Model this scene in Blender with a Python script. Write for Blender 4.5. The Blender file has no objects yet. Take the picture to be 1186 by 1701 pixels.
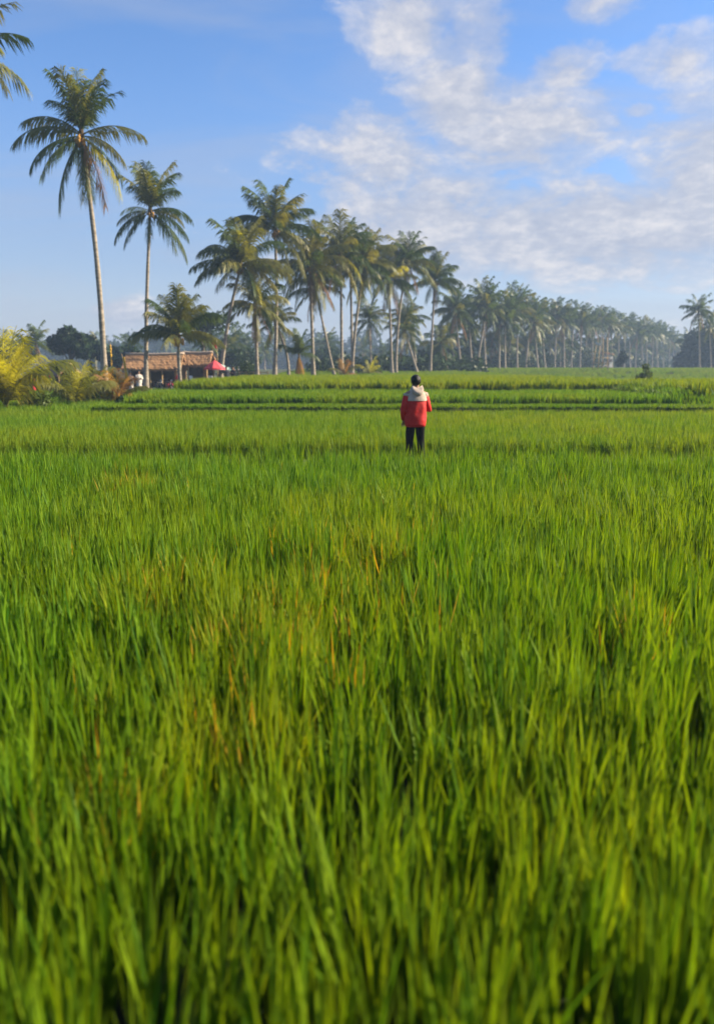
import bpy, bmesh, math, random
import numpy as np
from mathutils import Vector, Matrix, Euler

random.seed(7)
rng = np.random.default_rng(7)
SC = bpy.context.scene
COL = SC.collection
R = math.radians

# ------------------------------------------------------------------ camera
F = 1300.0                      # focal length in photograph pixels (1186 x 1701)
CX, CY, HOR, CAMZ = 593.0, 850.5, 612.0, 1.8
TH = math.atan((CY - HOR) / F)
cam = bpy.data.cameras.new('camera')
cam.sensor_fit = 'VERTICAL'
cam.sensor_height = 36.0
cam.lens = F / 1701 * 36.0
cam.clip_start = 0.05
cam.clip_end = 5000
cam.dof.use_dof = True
cam.dof.focus_distance = 9.0
cam.dof.aperture_fstop = 1.3
cam_o = bpy.data.objects.new('camera', cam)
cam_o.location = (0, 0, CAMZ)
cam_o.rotation_euler = (math.pi / 2 - TH, 0, 0)
COL.objects.link(cam_o)
SC.camera = cam_o


def at(px, py, Y):
    u, v = (px - CX) / F, (CY - py) / F
    d = Vector((u, math.cos(TH) + v * math.sin(TH), -math.sin(TH) + v * math.cos(TH)))
    return Vector((0, 0, CAMZ)) + d * (Y / d.y)


def atx(px, Y, z):
    # x of the point at depth Y and height z that shows in column px
    depth = Y * math.cos(TH) - (z - CAMZ) * math.sin(TH)
    return (px - CX) / F * depth


# ------------------------------------------------------------------ light
SUN_EL, SUN_AZ = R(27), R(79)          # azimuth from +Y towards +X
SC.view_settings.view_transform = 'Standard'
SC.view_settings.look = 'None'
EXPOSURE = 1.6
SC.view_settings.exposure = EXPOSURE
SC.view_settings.gamma = 1.0
SC.cycles.use_denoising = True
SC.cycles.max_bounces = 7
SC.cycles.diffuse_bounces = 4
SC.cycles.transmission_bounces = 3
SC.cycles.volume_bounces = 0
SC.cycles.sample_clamp_indirect = 8

sun = bpy.data.lights.new('sun', 'SUN')
sun.energy = 5.0
sun.angle = R(0.5)
sun.color = (1.0, 0.86, 0.63)
sun_o = bpy.data.objects.new('sun', sun)
COL.objects.link(sun_o)
sd = Vector((math.cos(SUN_EL) * math.sin(SUN_AZ), math.cos(SUN_EL) * math.cos(SUN_AZ), math.sin(SUN_EL)))
sun_o.rotation_euler = sd.to_track_quat('Z', 'Y').to_euler()

world = bpy.data.worlds.new('World')
SC.world = world
world.use_nodes = True


class NT:
    """small helper to write node trees"""
    def __init__(self, tree):
        self.t = tree
        self.n = tree.nodes
        self.l = tree.links

    def new(self, kind, **kw):
        x = self.n.new(kind)
        for k, v in kw.items():
            setattr(x, k, v)
        return x

    def put(self, sock, v):
        if hasattr(v, 'links'):
            self.l.new(v, sock)
        else:
            sock.default_value = v

    def math(self, op, a, b=None, c=None, clamp=False):
        x = self.new('ShaderNodeMath', operation=op)
        x.use_clamp = clamp
        self.put(x.inputs[0], a)
        if b is not None:
            self.put(x.inputs[1], b)
        if c is not None:
            self.put(x.inputs[2], c)
        return x.outputs[0]

    def noise(self, vec, scale, detail=4, rough=0.55, dist=0.0):
        x = self.new('ShaderNodeTexNoise')
        if vec is not None:
            self.l.new(vec, x.inputs['Vector'])
        x.inputs['Scale'].default_value = scale
        x.inputs['Detail'].default_value = detail
        x.inputs['Roughness'].default_value = rough
        x.inputs['Distortion'].default_value = dist
        return x.outputs['Fac']

    def ramp(self, fac, stops, interp='LINEAR'):
        x = self.new('ShaderNodeValToRGB')
        x.color_ramp.interpolation = interp
        e = x.color_ramp.elements
        while len(e) < len(stops):
            e.new(0.5)
        for i, (p, c) in enumerate(stops):
            e[i].position = p
            e[i].color = (*c, 1) if len(c) == 3 else c
        self.l.new(fac, x.inputs[0])
        return x.outputs[0]

    def mix(self, fac, a, b, mode='MIX'):
        x = self.new('ShaderNodeMix', data_type='RGBA', blend_type=mode)
        self.put(x.inputs[0], fac)
        for s, v in ((x.inputs[6], a), (x.inputs[7], b)):
            if isinstance(v, tuple) and len(v) == 3:
                v = (*v, 1)
            self.put(s, v)
        return x.outputs[2]


def build_world():
    w = NT(world.node_tree)
    bg = w.n['Background']
    SKY = 0.05
    bg.inputs[1].default_value = SKY
    sky = w.new('ShaderNodeTexSky', sky_type='NISHITA', sun_disc=False)
    sky.sun_elevation = SUN_EL
    sky.sun_rotation = SUN_AZ
    sky.air_density = 1.2
    sky.dust_density = 0.2
    sky.ozone_density = 4.0
    hs = w.new('ShaderNodeHueSaturation')
    hs.inputs['Saturation'].default_value = 1.2
    hs.inputs['Value'].default_value = 1.35
    w.l.new(sky.outputs[0], hs.inputs['Color'])
    tinted = w.mix(1.0, hs.outputs[0], (1.08, .89, .98), 'MULTIPLY')
    tc = w.new('ShaderNodeTexCoord')
    sep = w.new('ShaderNodeSeparateXYZ')
    w.l.new(tc.outputs['Generated'], sep.inputs[0])
    x, y, z = sep.outputs
    az = w.math('ARCTAN2', x, y)
    el = w.math('ARCSINE', z)
    # cloud sheet seen in perspective: noise lives on a plane overhead
    zz = w.math('MAXIMUM', w.math('ADD', z, 0.32), 0.08)
    cmb = w.new('ShaderNodeCombineXYZ')
    w.put(cmb.inputs[0], w.math('DIVIDE', x, zz))
    w.put(cmb.inputs[1], w.math('DIVIDE', y, zz))
    v = cmb.outputs[0]
    n_big = w.noise(v, 1.6, 3, 0.5, 0.4)
    n_mid = w.noise(v, 5.6, 8, 0.58, 0.35)
    n_fine = w.noise(v, 24.0, 6, 0.62, 0.2)
    # cloud banks: (px, py, rx, ry, weight)
    banks = [(1000, 380, 330, 75, .55), (1180, 300, 130, 120, .5), (640, 270, 140, 80, .42), (720, 370, 190, 85, .50),
             (760, 170, 80, 70, .50), (860, 225, 170, 75, .46), (930, 110, 60, 45, .42), (690, 30, 90, 60, .42),
             (790, 60, 90, 70, .40), (1110, 100, 90, 40, .36), (1060, 185, 40, 14, .35), (980, 5, 70, 30, .38),
             (205, 522, 42, 22, .62), (900, 30, 60, 30, .30), (1040, 520, 200, 22, .16),
             (30, 560, 150, 22, .18), (560, 300, 120, 50, .2)]
    cov = None
    for (px, py, rx, ry, wt) in banks:
        d = at(px, py, 10.0) - Vector((0, 0, CAMZ))
        d.normalize()
        a0, e0 = math.atan2(d.x, d.y), math.asin(d.z)
        da = w.math('MULTIPLY', w.math('SUBTRACT', az, a0), F / rx * 0.93)
        de = w.math('MULTIPLY', w.math('SUBTRACT', el, e0), F / ry * 0.93)
        r2 = w.math('ADD', w.math('MULTIPLY', da, da), w.math('MULTIPLY', de, de))
        g = w.math('MULTIPLY', w.math('EXPONENT', w.math('MULTIPLY', r2, -0.75)), wt)
        cov = g if cov is None else w.math('MAXIMUM', cov, g)
    dens = w.math('ADD', w.math('MULTIPLY', n_big, 0.16), w.math('MULTIPLY', n_mid, 1.15))
    dens = w.math('ADD', dens, w.math('MULTIPLY', n_fine, 0.20))
    dens = w.math('SUBTRACT', dens, 0.385)
    dens = w.math('ADD', dens, w.math('MULTIPLY', cov, 1.28))
    mp = w.new('ShaderNodeMapping')
    mp.inputs['Rotation'].default_value = (0, 0, .5)
    mp.inputs['Scale'].default_value = (.55, 1.7, 1)
    w.l.new(v, mp.inputs[0])
    wisp = w.noise(mp.outputs[0], 2.6, 4, 0.5, 0.8)
    wisp = w.ramp(wisp, [(.40, (0, 0, 0)), (.70, (.34, .34, .34))], 'EASE')
    alpha = w.ramp(dens, [(0.0, (0, 0, 0)), (0.58, (0, 0, 0)), (0.76, (.55, .55, .55)), (0.92, (.90, .90, .90)), (1.0, (.94, .94, .94))], 'EASE')
    shade = w.ramp(w.math('ADD', w.math('MULTIPLY', n_mid, 0.6), w.math('MULTIPLY', n_fine, 0.4)),
                   [(0.3, (.38, .43, .57)), (0.50, (.57, .60, .70)), (0.64, (.82, .80, .82))])
    ks = 1 / SKY / 2 ** EXPOSURE
    sc = w.mix(1.0, shade, (ks, ks, ks), 'MULTIPLY')
    # grey-blue vapour low in the air, the same all round the horizon
    veil = w.ramp(z, [(0.0, (.78, .78, .78)), (0.10, (.52, .52, .52)), (0.32, (0, 0, 0))], 'EASE')
    low = w.mix(veil, tinted, (.26 * ks, .36 * ks, .56 * ks))
    low = w.mix(wisp, low, (.46 * ks, .52 * ks, .66 * ks))
    col = w.mix(alpha, low, sc)
    w.l.new(col, bg.inputs[0])


build_world()


# ------------------------------------------------------------------ materials
MATS = {}


def material(name):
    m = bpy.data.materials.new(name)
    m.use_nodes = True
    MATS[name] = m
    t = NT(m.node_tree)
    return m, t, t.n['Principled BSDF']


def simple_mat(name, c1, c2, scale=6.0, rough=0.8, bump=0.0, bscale=30.0, stretch=None, spec=0.2):
    m, t, b = material(name)
    tc = t.new('ShaderNodeTexCoord')
    vec = tc.outputs['Object']
    if stretch:
        mp = t.new('ShaderNodeMapping')
        mp.inputs['Scale'].default_value = stretch
        t.l.new(vec, mp.inputs[0])
        vec = mp.outputs[0]
    c1, c2 = [tuple(v * .82 for v in c) for c in (c1, c2)]
    n = t.noise(vec, scale, 5, 0.6, 0.3)
    t.l.new(t.ramp(n, [(0.3, c1), (0.7, c2)]), b.inputs['Base Color'])
    b.inputs['Roughness'].default_value = rough
    b.inputs['Specular IOR Level'].default_value = spec
    if bump:
        bp = t.new('ShaderNodeBump')
        bp.inputs['Strength'].default_value = bump
        bp.inputs['Distance'].default_value = 0.02
        t.l.new(t.noise(vec, bscale, 4), bp.inputs['Height'])
        t.l.new(bp.outputs[0], b.inputs['Normal'])
    return m


def leaf_mat(name, stops, scale=0.5, trans=0.35, tcol=(1.2, 1.15, 0.5), rough=0.45, spec=0.35, attr=False):
    """leaf: diffuse + gloss on top, translucent light through it"""
    m, t, b = material(name)
    geo = t.new('ShaderNodeNewGeometry')
    oi = t.new('ShaderNodeObjectInfo')
    n = t.noise(geo.outputs['Position'], scale, 3, 0.6)
    f = t.math('ADD', t.math('MULTIPLY', n, 0.55), t.math('MULTIPLY', oi.outputs['Random'], 0.25))
    if attr:
        a = t.new('ShaderNodeAttribute', attribute_name='rnd')
        f = t.math('ADD', f, t.math('MULTIPLY', t.math('SUBTRACT', a.outputs['Fac'], 0.4), 0.4))
    stops = [(p, tuple(v * .8 for v in q)) for (p, q) in stops]
    c = t.ramp(f, stops)
    b.inputs['Roughness'].default_value = rough
    b.inputs['Specular IOR Level'].default_value = spec
    t.l.new(c, b.inputs['Base Color'])
    tr = t.new('ShaderNodeBsdfTranslucent')
    t.l.new(t.mix(1.0, c, tcol, 'MULTIPLY'), tr.inputs[0])
    ms = t.new('ShaderNodeMixShader')
    ms.inputs[0].default_value = trans
    t.l.new(b.outputs[0], ms.inputs[1])
    t.l.new(tr.outputs[0], ms.inputs[2])
    t.l.new(ms.outputs[0], t.n['Material Output'].inputs[0])
    return m


def rice_mat(name, green, lush, yellow, dry):
    m, t, b = material(name)
    a = t.new('ShaderNodeAttribute', attribute_name='rnd')          # per blade
    d = t.new('ShaderNodeAttribute', attribute_name='dry')          # per blade
    ti = t.new('ShaderNodeAttribute', attribute_name='tint', attribute_type='INSTANCER')
    c = t.mix(a.outputs['Fac'], green, lush)
    yf = t.math('MULTIPLY', ti.outputs['Fac'], t.math('ADD', t.math('MULTIPLY', a.outputs['Fac'], 0.7), 0.3), clamp=True)
    c = t.mix(yf, c, yellow)
    c = t.mix(d.outputs['Fac'], c, dry)
    b.inputs['Roughness'].default_value = 0.55
    b.inputs['Specular IOR Level'].default_value = 0.12
    t.l.new(c, b.inputs['Base Color'])
    tr = t.new('ShaderNodeBsdfTranslucent')
    t.l.new(t.mix(1.0, c, (1.4, 1.22, 0.4), 'MULTIPLY'), tr.inputs[0])
    ms = t.new('ShaderNodeMixShader')
    ms.inputs[0].default_value = 0.42
    t.l.new(b.outputs[0], ms.inputs[1])
    t.l.new(tr.outputs[0], ms.inputs[2])
    t.l.new(ms.outputs[0], t.n['Material Output'].inputs[0])
    return m


RICE = rice_mat('rice_leaf', (.036, .122, .006), (.156, .268, .009), (.25, .26, .008), (.40, .25, .02))
MUD = simple_mat('paddy_mud', (.020, .022, .012), (.045, .042, .022), 3.0, 0.6, 0.5, 12)
EARTH = simple_mat('bank_earth', (.035, .045, .015), (.06, .075, .02), 1.2, 0.95, 0.6, 9)
GROUND = simple_mat('ground_soil', (.045, .06, .018), (.075, .085, .03), 0.35, 0.95, 0.5, 4)
TRUNK = simple_mat('palm_bark', (.15, .128, .10), (.40, .34, .27), 1.6, 0.9, 0.8, 4, (1.5, 1.5, 5))
TREEBARK = simple_mat('tree_bark', (.06, .045, .03), (.14, .11, .08), 3.0, 0.9, 0.6, 12, (1, 1, .3))
FR = {
    'green': leaf_mat('frond_green', [(.15, (.032, .062, .015)), (.45, (.07, .11, .022)), (.8, (.15, .17, .03))], 0.35, spec=0.15),
    'olive': leaf_mat('frond_olive', [(.15, (.10, .125, .018)), (.5, (.20, .19, .028)), (.8, (.31, .25, .04))], 0.4),
    'yellow': leaf_mat('frond_yellow', [(.15, (.30, .32, .014)), (.5, (.50, .45, .018)), (.8, (.62, .50, .02))], 0.6, 0.5),
    'brown': leaf_mat('frond_brown', [(.15, (.13, .07, .035)), (.5, (.25, .14, .06)), (.8, (.36, .20, .09))], 0.6, 0.25, (1.1, .9, .6), 0.7, 0.1),
    'fibre': leaf_mat('palm_fibre', [(.15, (.06, .04, .02)), (.5, (.10, .07, .03)), (.8, (.16, .11, .05))], 0.6, 0.1, (1, 1, 1), 0.8, 0.1),
    'orange': leaf_mat('frond_orange', [(.15, (.30, .16, .02)), (.5, (.42, .22, .03)), (.8, (.5, .30, .05))], 0.6, 0.25, (1.1, .9, .6), 0.7, 0.1),
}
LEAF = leaf_mat('tree_leaf', [(.15, (.022, .045, .016)), (.5, (.04, .07, .022)), (.8, (.075, .10, .03))], 0.25, 0.2, spec=0.08)
LEAFD = leaf_mat('dark_tree_leaf', [(.15, (.014, .030, .014)), (.5, (.026, .05, .02)), (.8, (.05, .075, .028))], 0.2, 0.15, spec=0.05)
LEAFY = leaf_mat('shrub_leaf', [(.15, (.05, .09, .015)), (.5, (.10, .14, .02)), (.8, (.20, .20, .03))], 0.8, 0.3, spec=0.08)
COCO = simple_mat('coconut_husk', (.30, .14, .02), (.52, .28, .05), 5, 0.6)
THATCH = simple_mat('thatch', (.24, .125, .06), (.46, .27, .14), 3.0, 0.95, 0.8, 25, (1, 6, 6))
THATCHD = simple_mat('old_thatch', (.13, .075, .045), (.26, .15, .09), 3.0, 0.95, 0.8, 25, (1, 6, 6))
RIDGE = simple_mat('thatch_ridge', (.40, .30, .22), (.58, .46, .36), 6, 0.9, 0.5)
BAMBOO = simple_mat('bamboo', (.36, .23, .10), (.55, .38, .18), 6, 0.6, 0.2, 20, (1, 1, .3))
WOOD = simple_mat('dark_wood', (.05, .035, .025), (.11, .075, .05), 5, 0.8, 0.4, 20, (1, 1, .2))
MAT_WALL = simple_mat('woven_bamboo', (.25, .15, .08), (.42, .27, .15), 14, 0.9, 0.6, 40)
WHITE = simple_mat('white_cloth', (.50, .46, .42), (.68, .64, .60), 6, 0.9)
PLASTIC = simple_mat('white_plastic', (.66, .66, .66), (.80, .80, .79), 3, 0.4)
REDCLOTH = simple_mat('red_cloth', (.50, .030, .035), (.66, .05, .05), 5, 0.85)
PINKRED = simple_mat('umbrella_red', (.62, .06, .08), (.74, .10, .12), 3, 0.8)
TEAL = simple_mat('umbrella_teal', (.25, .42, .42), (.36, .54, .52), 3, 0.8)
NAVY = simple_mat('navy_cloth', (.012, .014, .022), (.03, .032, .045), 6, 0.9)
YELLOWC = simple_mat('yellow_cloth', (.55, .30, .03), (.72, .44, .06), 6, 0.9)
SKIN = simple_mat('skin', (.30, .17, .11), (.38, .22, .15), 20, 0.55)
HAIR = simple_mat('black_hair', (.006, .006, .008), (.018, .016, .016), 60, 0.45, 0.6, 120, (1, 1, .2))
JACKET = simple_mat('red_jacket', (.44, .012, .012), (.60, .022, .018), 9, 0.62, 0.35, 14)
BEIGE = simple_mat('beige_fabric', (.38, .30, .235), (.52, .43, .35), 9, 0.85, 0.3, 30)
TROUSER = simple_mat('black_trousers', (.008, .008, .009), (.018, .018, .019), 8, 0.95, 0.4, 20, spec=0.03)
TYRE = simple_mat('rubber', (.008, .008, .008), (.02, .02, .02), 8, 0.8)
METAL = simple_mat('metal', (.30, .30, .31), (.45, .45, .46), 8, 0.35)
BIKERED = simple_mat('red_paint', (.30, .015, .02), (.38, .02, .025), 3, 0.3, spec=0.5)
BIKEBLK = simple_mat('black_paint', (.012, .012, .014), (.03, .03, .032), 3, 0.3, spec=0.5)
PLASTER = simple_mat('white_plaster', (.52, .50, .46), (.72, .70, .66), 1.5, 0.9)
TILE = simple_mat('roof_tile', (.28, .10, .05), (.42, .17, .09), 3, 0.85, 0.5, 10)


# ------------------------------------------------------------------ mesh helpers
class MB:
    def __init__(self):
        self.v, self.f = [], []

    def add(self, vs, fs):
        o = len(self.v)
        self.v += [tuple(p) for p in vs]
        self.f += [tuple(i + o for i in q) for q in fs]
        return self

    def box(self, c, s, rot=None):
        hx, hy, hz = s[0] / 2, s[1] / 2, s[2] / 2
        vs = [Vector((a * hx, b * hy, d * hz)) for d in (-1, 1) for (a, b) in ((-1, -1), (1, -1), (1, 1), (-1, 1))]
        if rot:
            m = Euler(rot).to_matrix()
            vs = [m @ p for p in vs]
        vs = [p + Vector(c) for p in vs]
        return self.add(vs, [(3, 2, 1, 0), (4, 5, 6, 7), (0, 1, 5, 4), (1, 2, 6, 5), (2, 3, 7, 6), (3, 0, 4, 7)])

    def tube(self, pts, radii, n=8, cap=True, squash=1.0):
        pts = [Vector(p) for p in pts]
        if not hasattr(radii, '__len__'):
            radii = [radii] * len(pts)
        vs, fs = [], []
        ref = None
        for i, p in enumerate(pts):
            d = (pts[min(i + 1, len(pts) - 1)] - pts[max(i - 1, 0)]).normalized()
            if ref is None:
                ref = Vector((1, 0, 0)) if abs(d.x) < 0.9 else Vector((0, 1, 0))
            a = (ref - d * ref.dot(d)).normalized()
            b = d.cross(a)
            ref = a
            for k in range(n):
                t = 2 * math.pi * k / n
                vs.append(p + (a * math.cos(t) + b * math.sin(t) * squash) * radii[i])
        for i in range(len(pts) - 1):
            for k in range(n):
                k2 = (k + 1) % n
                fs.append((i * n + k, i * n + k2, (i + 1) * n + k2, (i + 1) * n + k))
        if cap:
            fs.append(tuple(range(n - 1, -1, -1)))
            o = (len(pts) - 1) * n
            fs.append(tuple(o + k for k in range(n)))
        return self.add(vs, fs)

    def ball(self, c, r, nu=10, nv=7, fn=None):
        c = Vector(c)
        rr = r if hasattr(r, '__len__') else (r, r, r)
        vs, fs = [], []
        vs.append(Vector((0, 0, 1)))
        for i in range(1, nv):
            th = math.pi * i / nv
            for k in range(nu):
                ph = 2 * math.pi * k / nu
                vs.append(Vector((math.sin(th) * math.cos(ph), math.sin(th) * math.sin(ph), math.cos(th))))
        vs.append(Vector((0, 0, -1)))
        for k in range(nu):
            fs.append((0, 1 + k, 1 + (k + 1) % nu))
            fs.append((len(vs) - 1, 1 + (nv - 2) * nu + (k + 1) % nu, 1 + (nv - 2) * nu + k))
        for i in range(nv - 2):
            for k in range(nu):
                a, b = 1 + i * nu + k, 1 + i * nu + (k + 1) % nu
                fs.append((a, a + nu, b + nu, b))
        out = []
        for p in vs:
            q = Vector((p.x * rr[0], p.y * rr[1], p.z * rr[2]))
            if fn:
                q = fn(p, q)
            out.append(q + c)
        return self.add(out, fs)

    def rings(self, rings, cap_lo=True, cap_hi=True):
        n = len(rings[0])
        vs, fs = [], []
        for r in rings:
            vs += r
        for i in range(len(rings) - 1):
            for k in range(n):
                k2 = (k + 1) % n
                fs.append((i * n + k, i * n + k2, (i + 1) * n + k2, (i + 1) * n + k))
        if cap_lo:
            fs.append(tuple(range(n - 1, -1, -1)))
        if cap_hi:
            o = (len(rings) - 1) * n
            fs.append(tuple(o + k for k in range(n)))
        return self.add(vs, fs)

    def mesh(self, name, mat, smooth=True):
        me = bpy.data.meshes.new(name)
        me.from_pydata(self.v, [], self.f)
        me.materials.append(mat)
        if smooth:
            me.polygons.foreach_set('use_smooth', [True] * len(me.polygons))
        me.update()
        return me

    def build(self, name, mat, parent=None, smooth=True, loc=None):
        return link(name, self.mesh(name, mat, smooth), parent, loc)


def link(name, me, parent=None, loc=None, rot=None, scale=None):
    o = bpy.data.objects.new(name, me)
    COL.objects.link(o)
    if parent:
        o.parent = parent
    if loc is not None:
        o.location = loc
    if rot is not None:
        o.rotation_euler = rot
    if scale is not None:
        o.scale = scale if hasattr(scale, '__len__') else (scale,) * 3
    return o


def tag(o, label=None, cat=None, group=None, kind=None):
    if label:
        o['label'] = label
    if cat:
        o['category'] = cat
    if group:
        o['group'] = group
    if kind:
        o['kind'] = kind
    return o


def thing(name, label, cat, loc=(0, 0, 0), rz=0, group=None):
    o = bpy.data.objects.new(name, None)
    o.empty_display_size = 0.3
    COL.objects.link(o)
    o.location = loc
    o.rotation_euler = (0, 0, rz)
    return tag(o, label, cat, group)


# ------------------------------------------------------------------ the land
XL = -8.4                 # left edge of the raised paddies


def sm(a, b, v):
    t = min(1, max(0, (v - a) / (b - a)))
    return t * t * (3 - 2 * t)


def gz(x, y):
    """height of the ground sheet"""
    right = sm(XL - 6, XL - 1.0, x) * sm(56, 66, y) * (1 - .75 * sm(14.8, 17.5, x) * (1 - sm(95, 128, y)))
    z = right * (0.72 + 0.80 * min(1, max(0, (y - 66) / 75)))
    left = (1 - sm(XL - 6, XL - 1.0, x)) * sm(75, 150, y) * 1.5
    return z + left + 0.012 * math.sin(x * .9 + y * .37) * (y > 66)


def build_ground():
    xs = list(np.concatenate([np.linspace(-700, -70, 16), np.linspace(-60, -16, 16), np.linspace(-14.4, -7, 14), np.linspace(-5, 80, 40), np.linspace(90, 700, 16)]))
    ys = list(np.concatenate([np.linspace(-60, 50, 12), np.linspace(54, 70, 17), np.linspace(74, 160, 30), np.linspace(180, 700, 14)]))
    m = MB()
    vs = [(x, y, gz(x, y) - 0.02) for y in ys for x in xs]
    w = len(xs)
    fs = [(j * w + i, j * w + i + 1, (j + 1) * w + i + 1, (j + 1) * w + i) for j in range(len(ys) - 1) for i in range(w - 1)]
    m.add(vs, fs)
    tag(m.build('ground', GROUND), kind='structure')


build_ground()


def slab(name, outline, z, mat, slope=0.25, depth=1.2, jitter=0.12):
    """raised plot with sloping earth banks; outline counter-clockwise"""
    pts = []
    n = len(outline)
    for i in range(n):
        a, b = Vector(outline[i]), Vector(outline[(i + 1) % n])
        k = max(1, int((b - a).length / 1.2))
        for j in range(k):
            p = a.lerp(b, j / k)
            pts.append(p + Vector((rng.normal(), rng.normal())) * jitter)
    c = sum(pts, Vector((0, 0))) / len(pts)
    m = MB()
    top = [Vector((p.x, p.y, z + rng.normal() * .012)) for p in pts]
    bot = [Vector((p.x, p.y, z - depth)) + Vector(((p - c).normalized().x, (p - c).normalized().y, 0)) * slope for p in pts]
    k = len(pts)
    m.add(bot + top, [(i, (i + 1) % k, k + (i + 1) % k, k + i) for i in range(k)] + [tuple(range(k, 2 * k))])
    o = m.build(name, mat, smooth=False)
    return tag(o, kind='structure')


# water-laid mud of the two low fields
m = MB()
m.add([(-24, -6, 0), (24, -6, 0), (24, 13.0, 0), (-24, 13.0, 0)], [(0, 1, 2, 3)])
tag(m.build('paddy_ground', MUD), kind='structure')
m = MB()
m.add([(-32, 15.35, 0.02), (36, 15.35, 0.02), (36, 27.0, 0.02), (-7.5, 27.1, 0.02), (-32, 29.0, 0.02)], [(0, 1, 2, 3, 4)])
tag(m.build('paddy_ground', MUD), kind='structure')
slab('footpath_bund', [(-32, 13.15), (32, 13.15), (32, 15.2), (-32, 15.2)], 0.06, EARTH, 0.12, .3)
slab('field_bund', [(XL - .6, 27.0), (14.4, 27.0), (14.4, 28.2), (XL - .3, 28.2)], 0.50, EARTH, 0.25, .8)
slab('terrace_bank', [(XL - .1, 28.3), (11.4, 28.3), (12.0, 29.5), (12.0, 36.2), (XL - .1, 36.2)], 0.44, EARTH, 0.3, .8)
slab('upper_terrace', [(XL, 36.3), (12.3, 36.3), (13.2, 37.4), (14.6, 66.5), (XL, 66.5)], 0.74, EARTH, 0.3, 1.0)
slab('right_terrace', [(13.0, 30.3), (20, 33.2), (34, 34.5), (34, 40), (12.9, 40), (12.3, 34.5)], 0.70, EARTH, 0.3, 1.0)
slab('far_terrace', [(15.2, 41), (70, 41), (70, 67), (15.6, 67)], 0.22, EARTH, 0.4, 1.0)
slab('left_verge', [(-34, 30.2), (XL - 1.2, 28.6), (XL - 1.0, 55), (-34, 55)], 0.05, GROUND, 0.5, .4)


# ------------------------------------------------------------------ rice: clumps scattered with geometry nodes
def blade_clump(name, n, h, w, spread, radius, segs, dry=0.0, lean=0.0, mat=RICE):
    vs, fs, rnd, dr = [], [], [], []
    for _ in range(n):
        a = rng.uniform(0, 2 * math.pi)
        r0 = radius * math.sqrt(rng.uniform())
        base = Vector((r0 * math.cos(a + 1), r0 * math.sin(a + 1), 0))
        tilt = abs(rng.normal(0, spread)) + 0.02
        curl = abs(rng.normal(0, 0.22)) + (0.8 if rng.uniform() < .03 else 0)
        L = h * rng.uniform(0.62, 1.08)
        ww = w * rng.uniform(0.75, 1.25)
        tw = rng.uniform(-.9, .9)
        d = Vector((math.cos(a), math.sin(a), 0))
        s = Vector((-math.sin(a + tw), math.cos(a + tw), 0))
        p = base
        o = len(vs)
        isdry = 1.0 if rng.uniform() < dry else 0.0
        rv = rng.uniform()
        for i in range(segs + 1):
            t = i / segs
            prof = (0.55 + 0.9 * t) if t < .45 else (1.0 - ((t - .45) / .55) ** 1.6)
            if i == segs:
                vs.append(p)
                rnd.append(rv)
                dr.append(isdry * 1.0)
            else:
                vs += [p - s * ww * prof / 2, p + s * ww * prof / 2]
                rnd += [rv * (0.55 + .45 * t)] * 2
                dr += [isdry * min(1, max(0, 1.5 * t - .1))] * 2
            ang = tilt + curl * t * t
            p = p + (d * math.sin(ang) + Vector((lean * t, 0, 0)) + Vector((0, 0, math.cos(ang)))) * (L / segs)
        for i in range(segs - 1):
            fs.append((o + 2 * i, o + 2 * i + 1, o + 2 * i + 3, o + 2 * i + 2))
        fs.append((o + 2 * (segs - 1), o + 2 * (segs - 1) + 1, o + 2 * segs))
    me = bpy.data.meshes.new(name)
    me.from_pydata([tuple(v) for v in vs], [], fs)
    me.materials.append(mat)
    me.polygons.foreach_set('use_smooth', [True] * len(me.polygons))
    me.attributes.new('rnd', 'FLOAT', 'POINT').data.foreach_set('value', rnd)
    me.attributes.new('dry', 'FLOAT', 'POINT').data.foreach_set('value', dr)
    me.update()
    return bpy.data.objects.new(name, me)


def proto_collection(name, objs):
    c = bpy.data.collections.new(name)
    for i, o in enumerate(objs):
        o.name = '%s_%02d' % (name, i)
        c.objects.link(o)
    return c


def scatter_tree(name, coll):
    ng = bpy.data.node_groups.new(name, 'GeometryNodeTree')
    ng.interface.new_socket('Geometry', in_out='INPUT', socket_type='NodeSocketGeometry')
    ng.interface.new_socket('Geometry', in_out='OUTPUT', socket_type='NodeSocketGeometry')
    n, l = ng.nodes, ng.links
    gi, go = n.new('NodeGroupInput'), n.new('NodeGroupOutput')
    ci = n.new('GeometryNodeCollectionInfo')
    ci.inputs['Collection'].default_value = coll
    ci.inputs['Separate Children'].default_value = True
    ci.inputs['Reset Children'].default_value = True
    ip = n.new('GeometryNodeInstanceOnPoints')
    ip.inputs['Pick Instance'].default_value = True

    def attr(nm, ty):
        a = n.new('GeometryNodeInputNamedAttribute')
        a.data_type = ty
        a.inputs['Name'].default_value = nm
        return a.outputs['Attribute']
    l.new(gi.outputs[0], ip.inputs['Points'])
    l.new(ci.outputs[0], ip.inputs['Instance'])
    l.new(attr('idx', 'INT'), ip.inputs['Instance Index'])
    e = n.new('FunctionNodeEulerToRotation')
    l.new(attr('rot', 'FLOAT_VECTOR'), e.inputs[0])
    l.new(e.outputs[0], ip.inputs['Rotation'])
    l.new(attr('scl', 'FLOAT_VECTOR'), ip.inputs['Scale'])
    l.new(ip.outputs[0], go.inputs[0])
    return ng


TREES = {}


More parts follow.
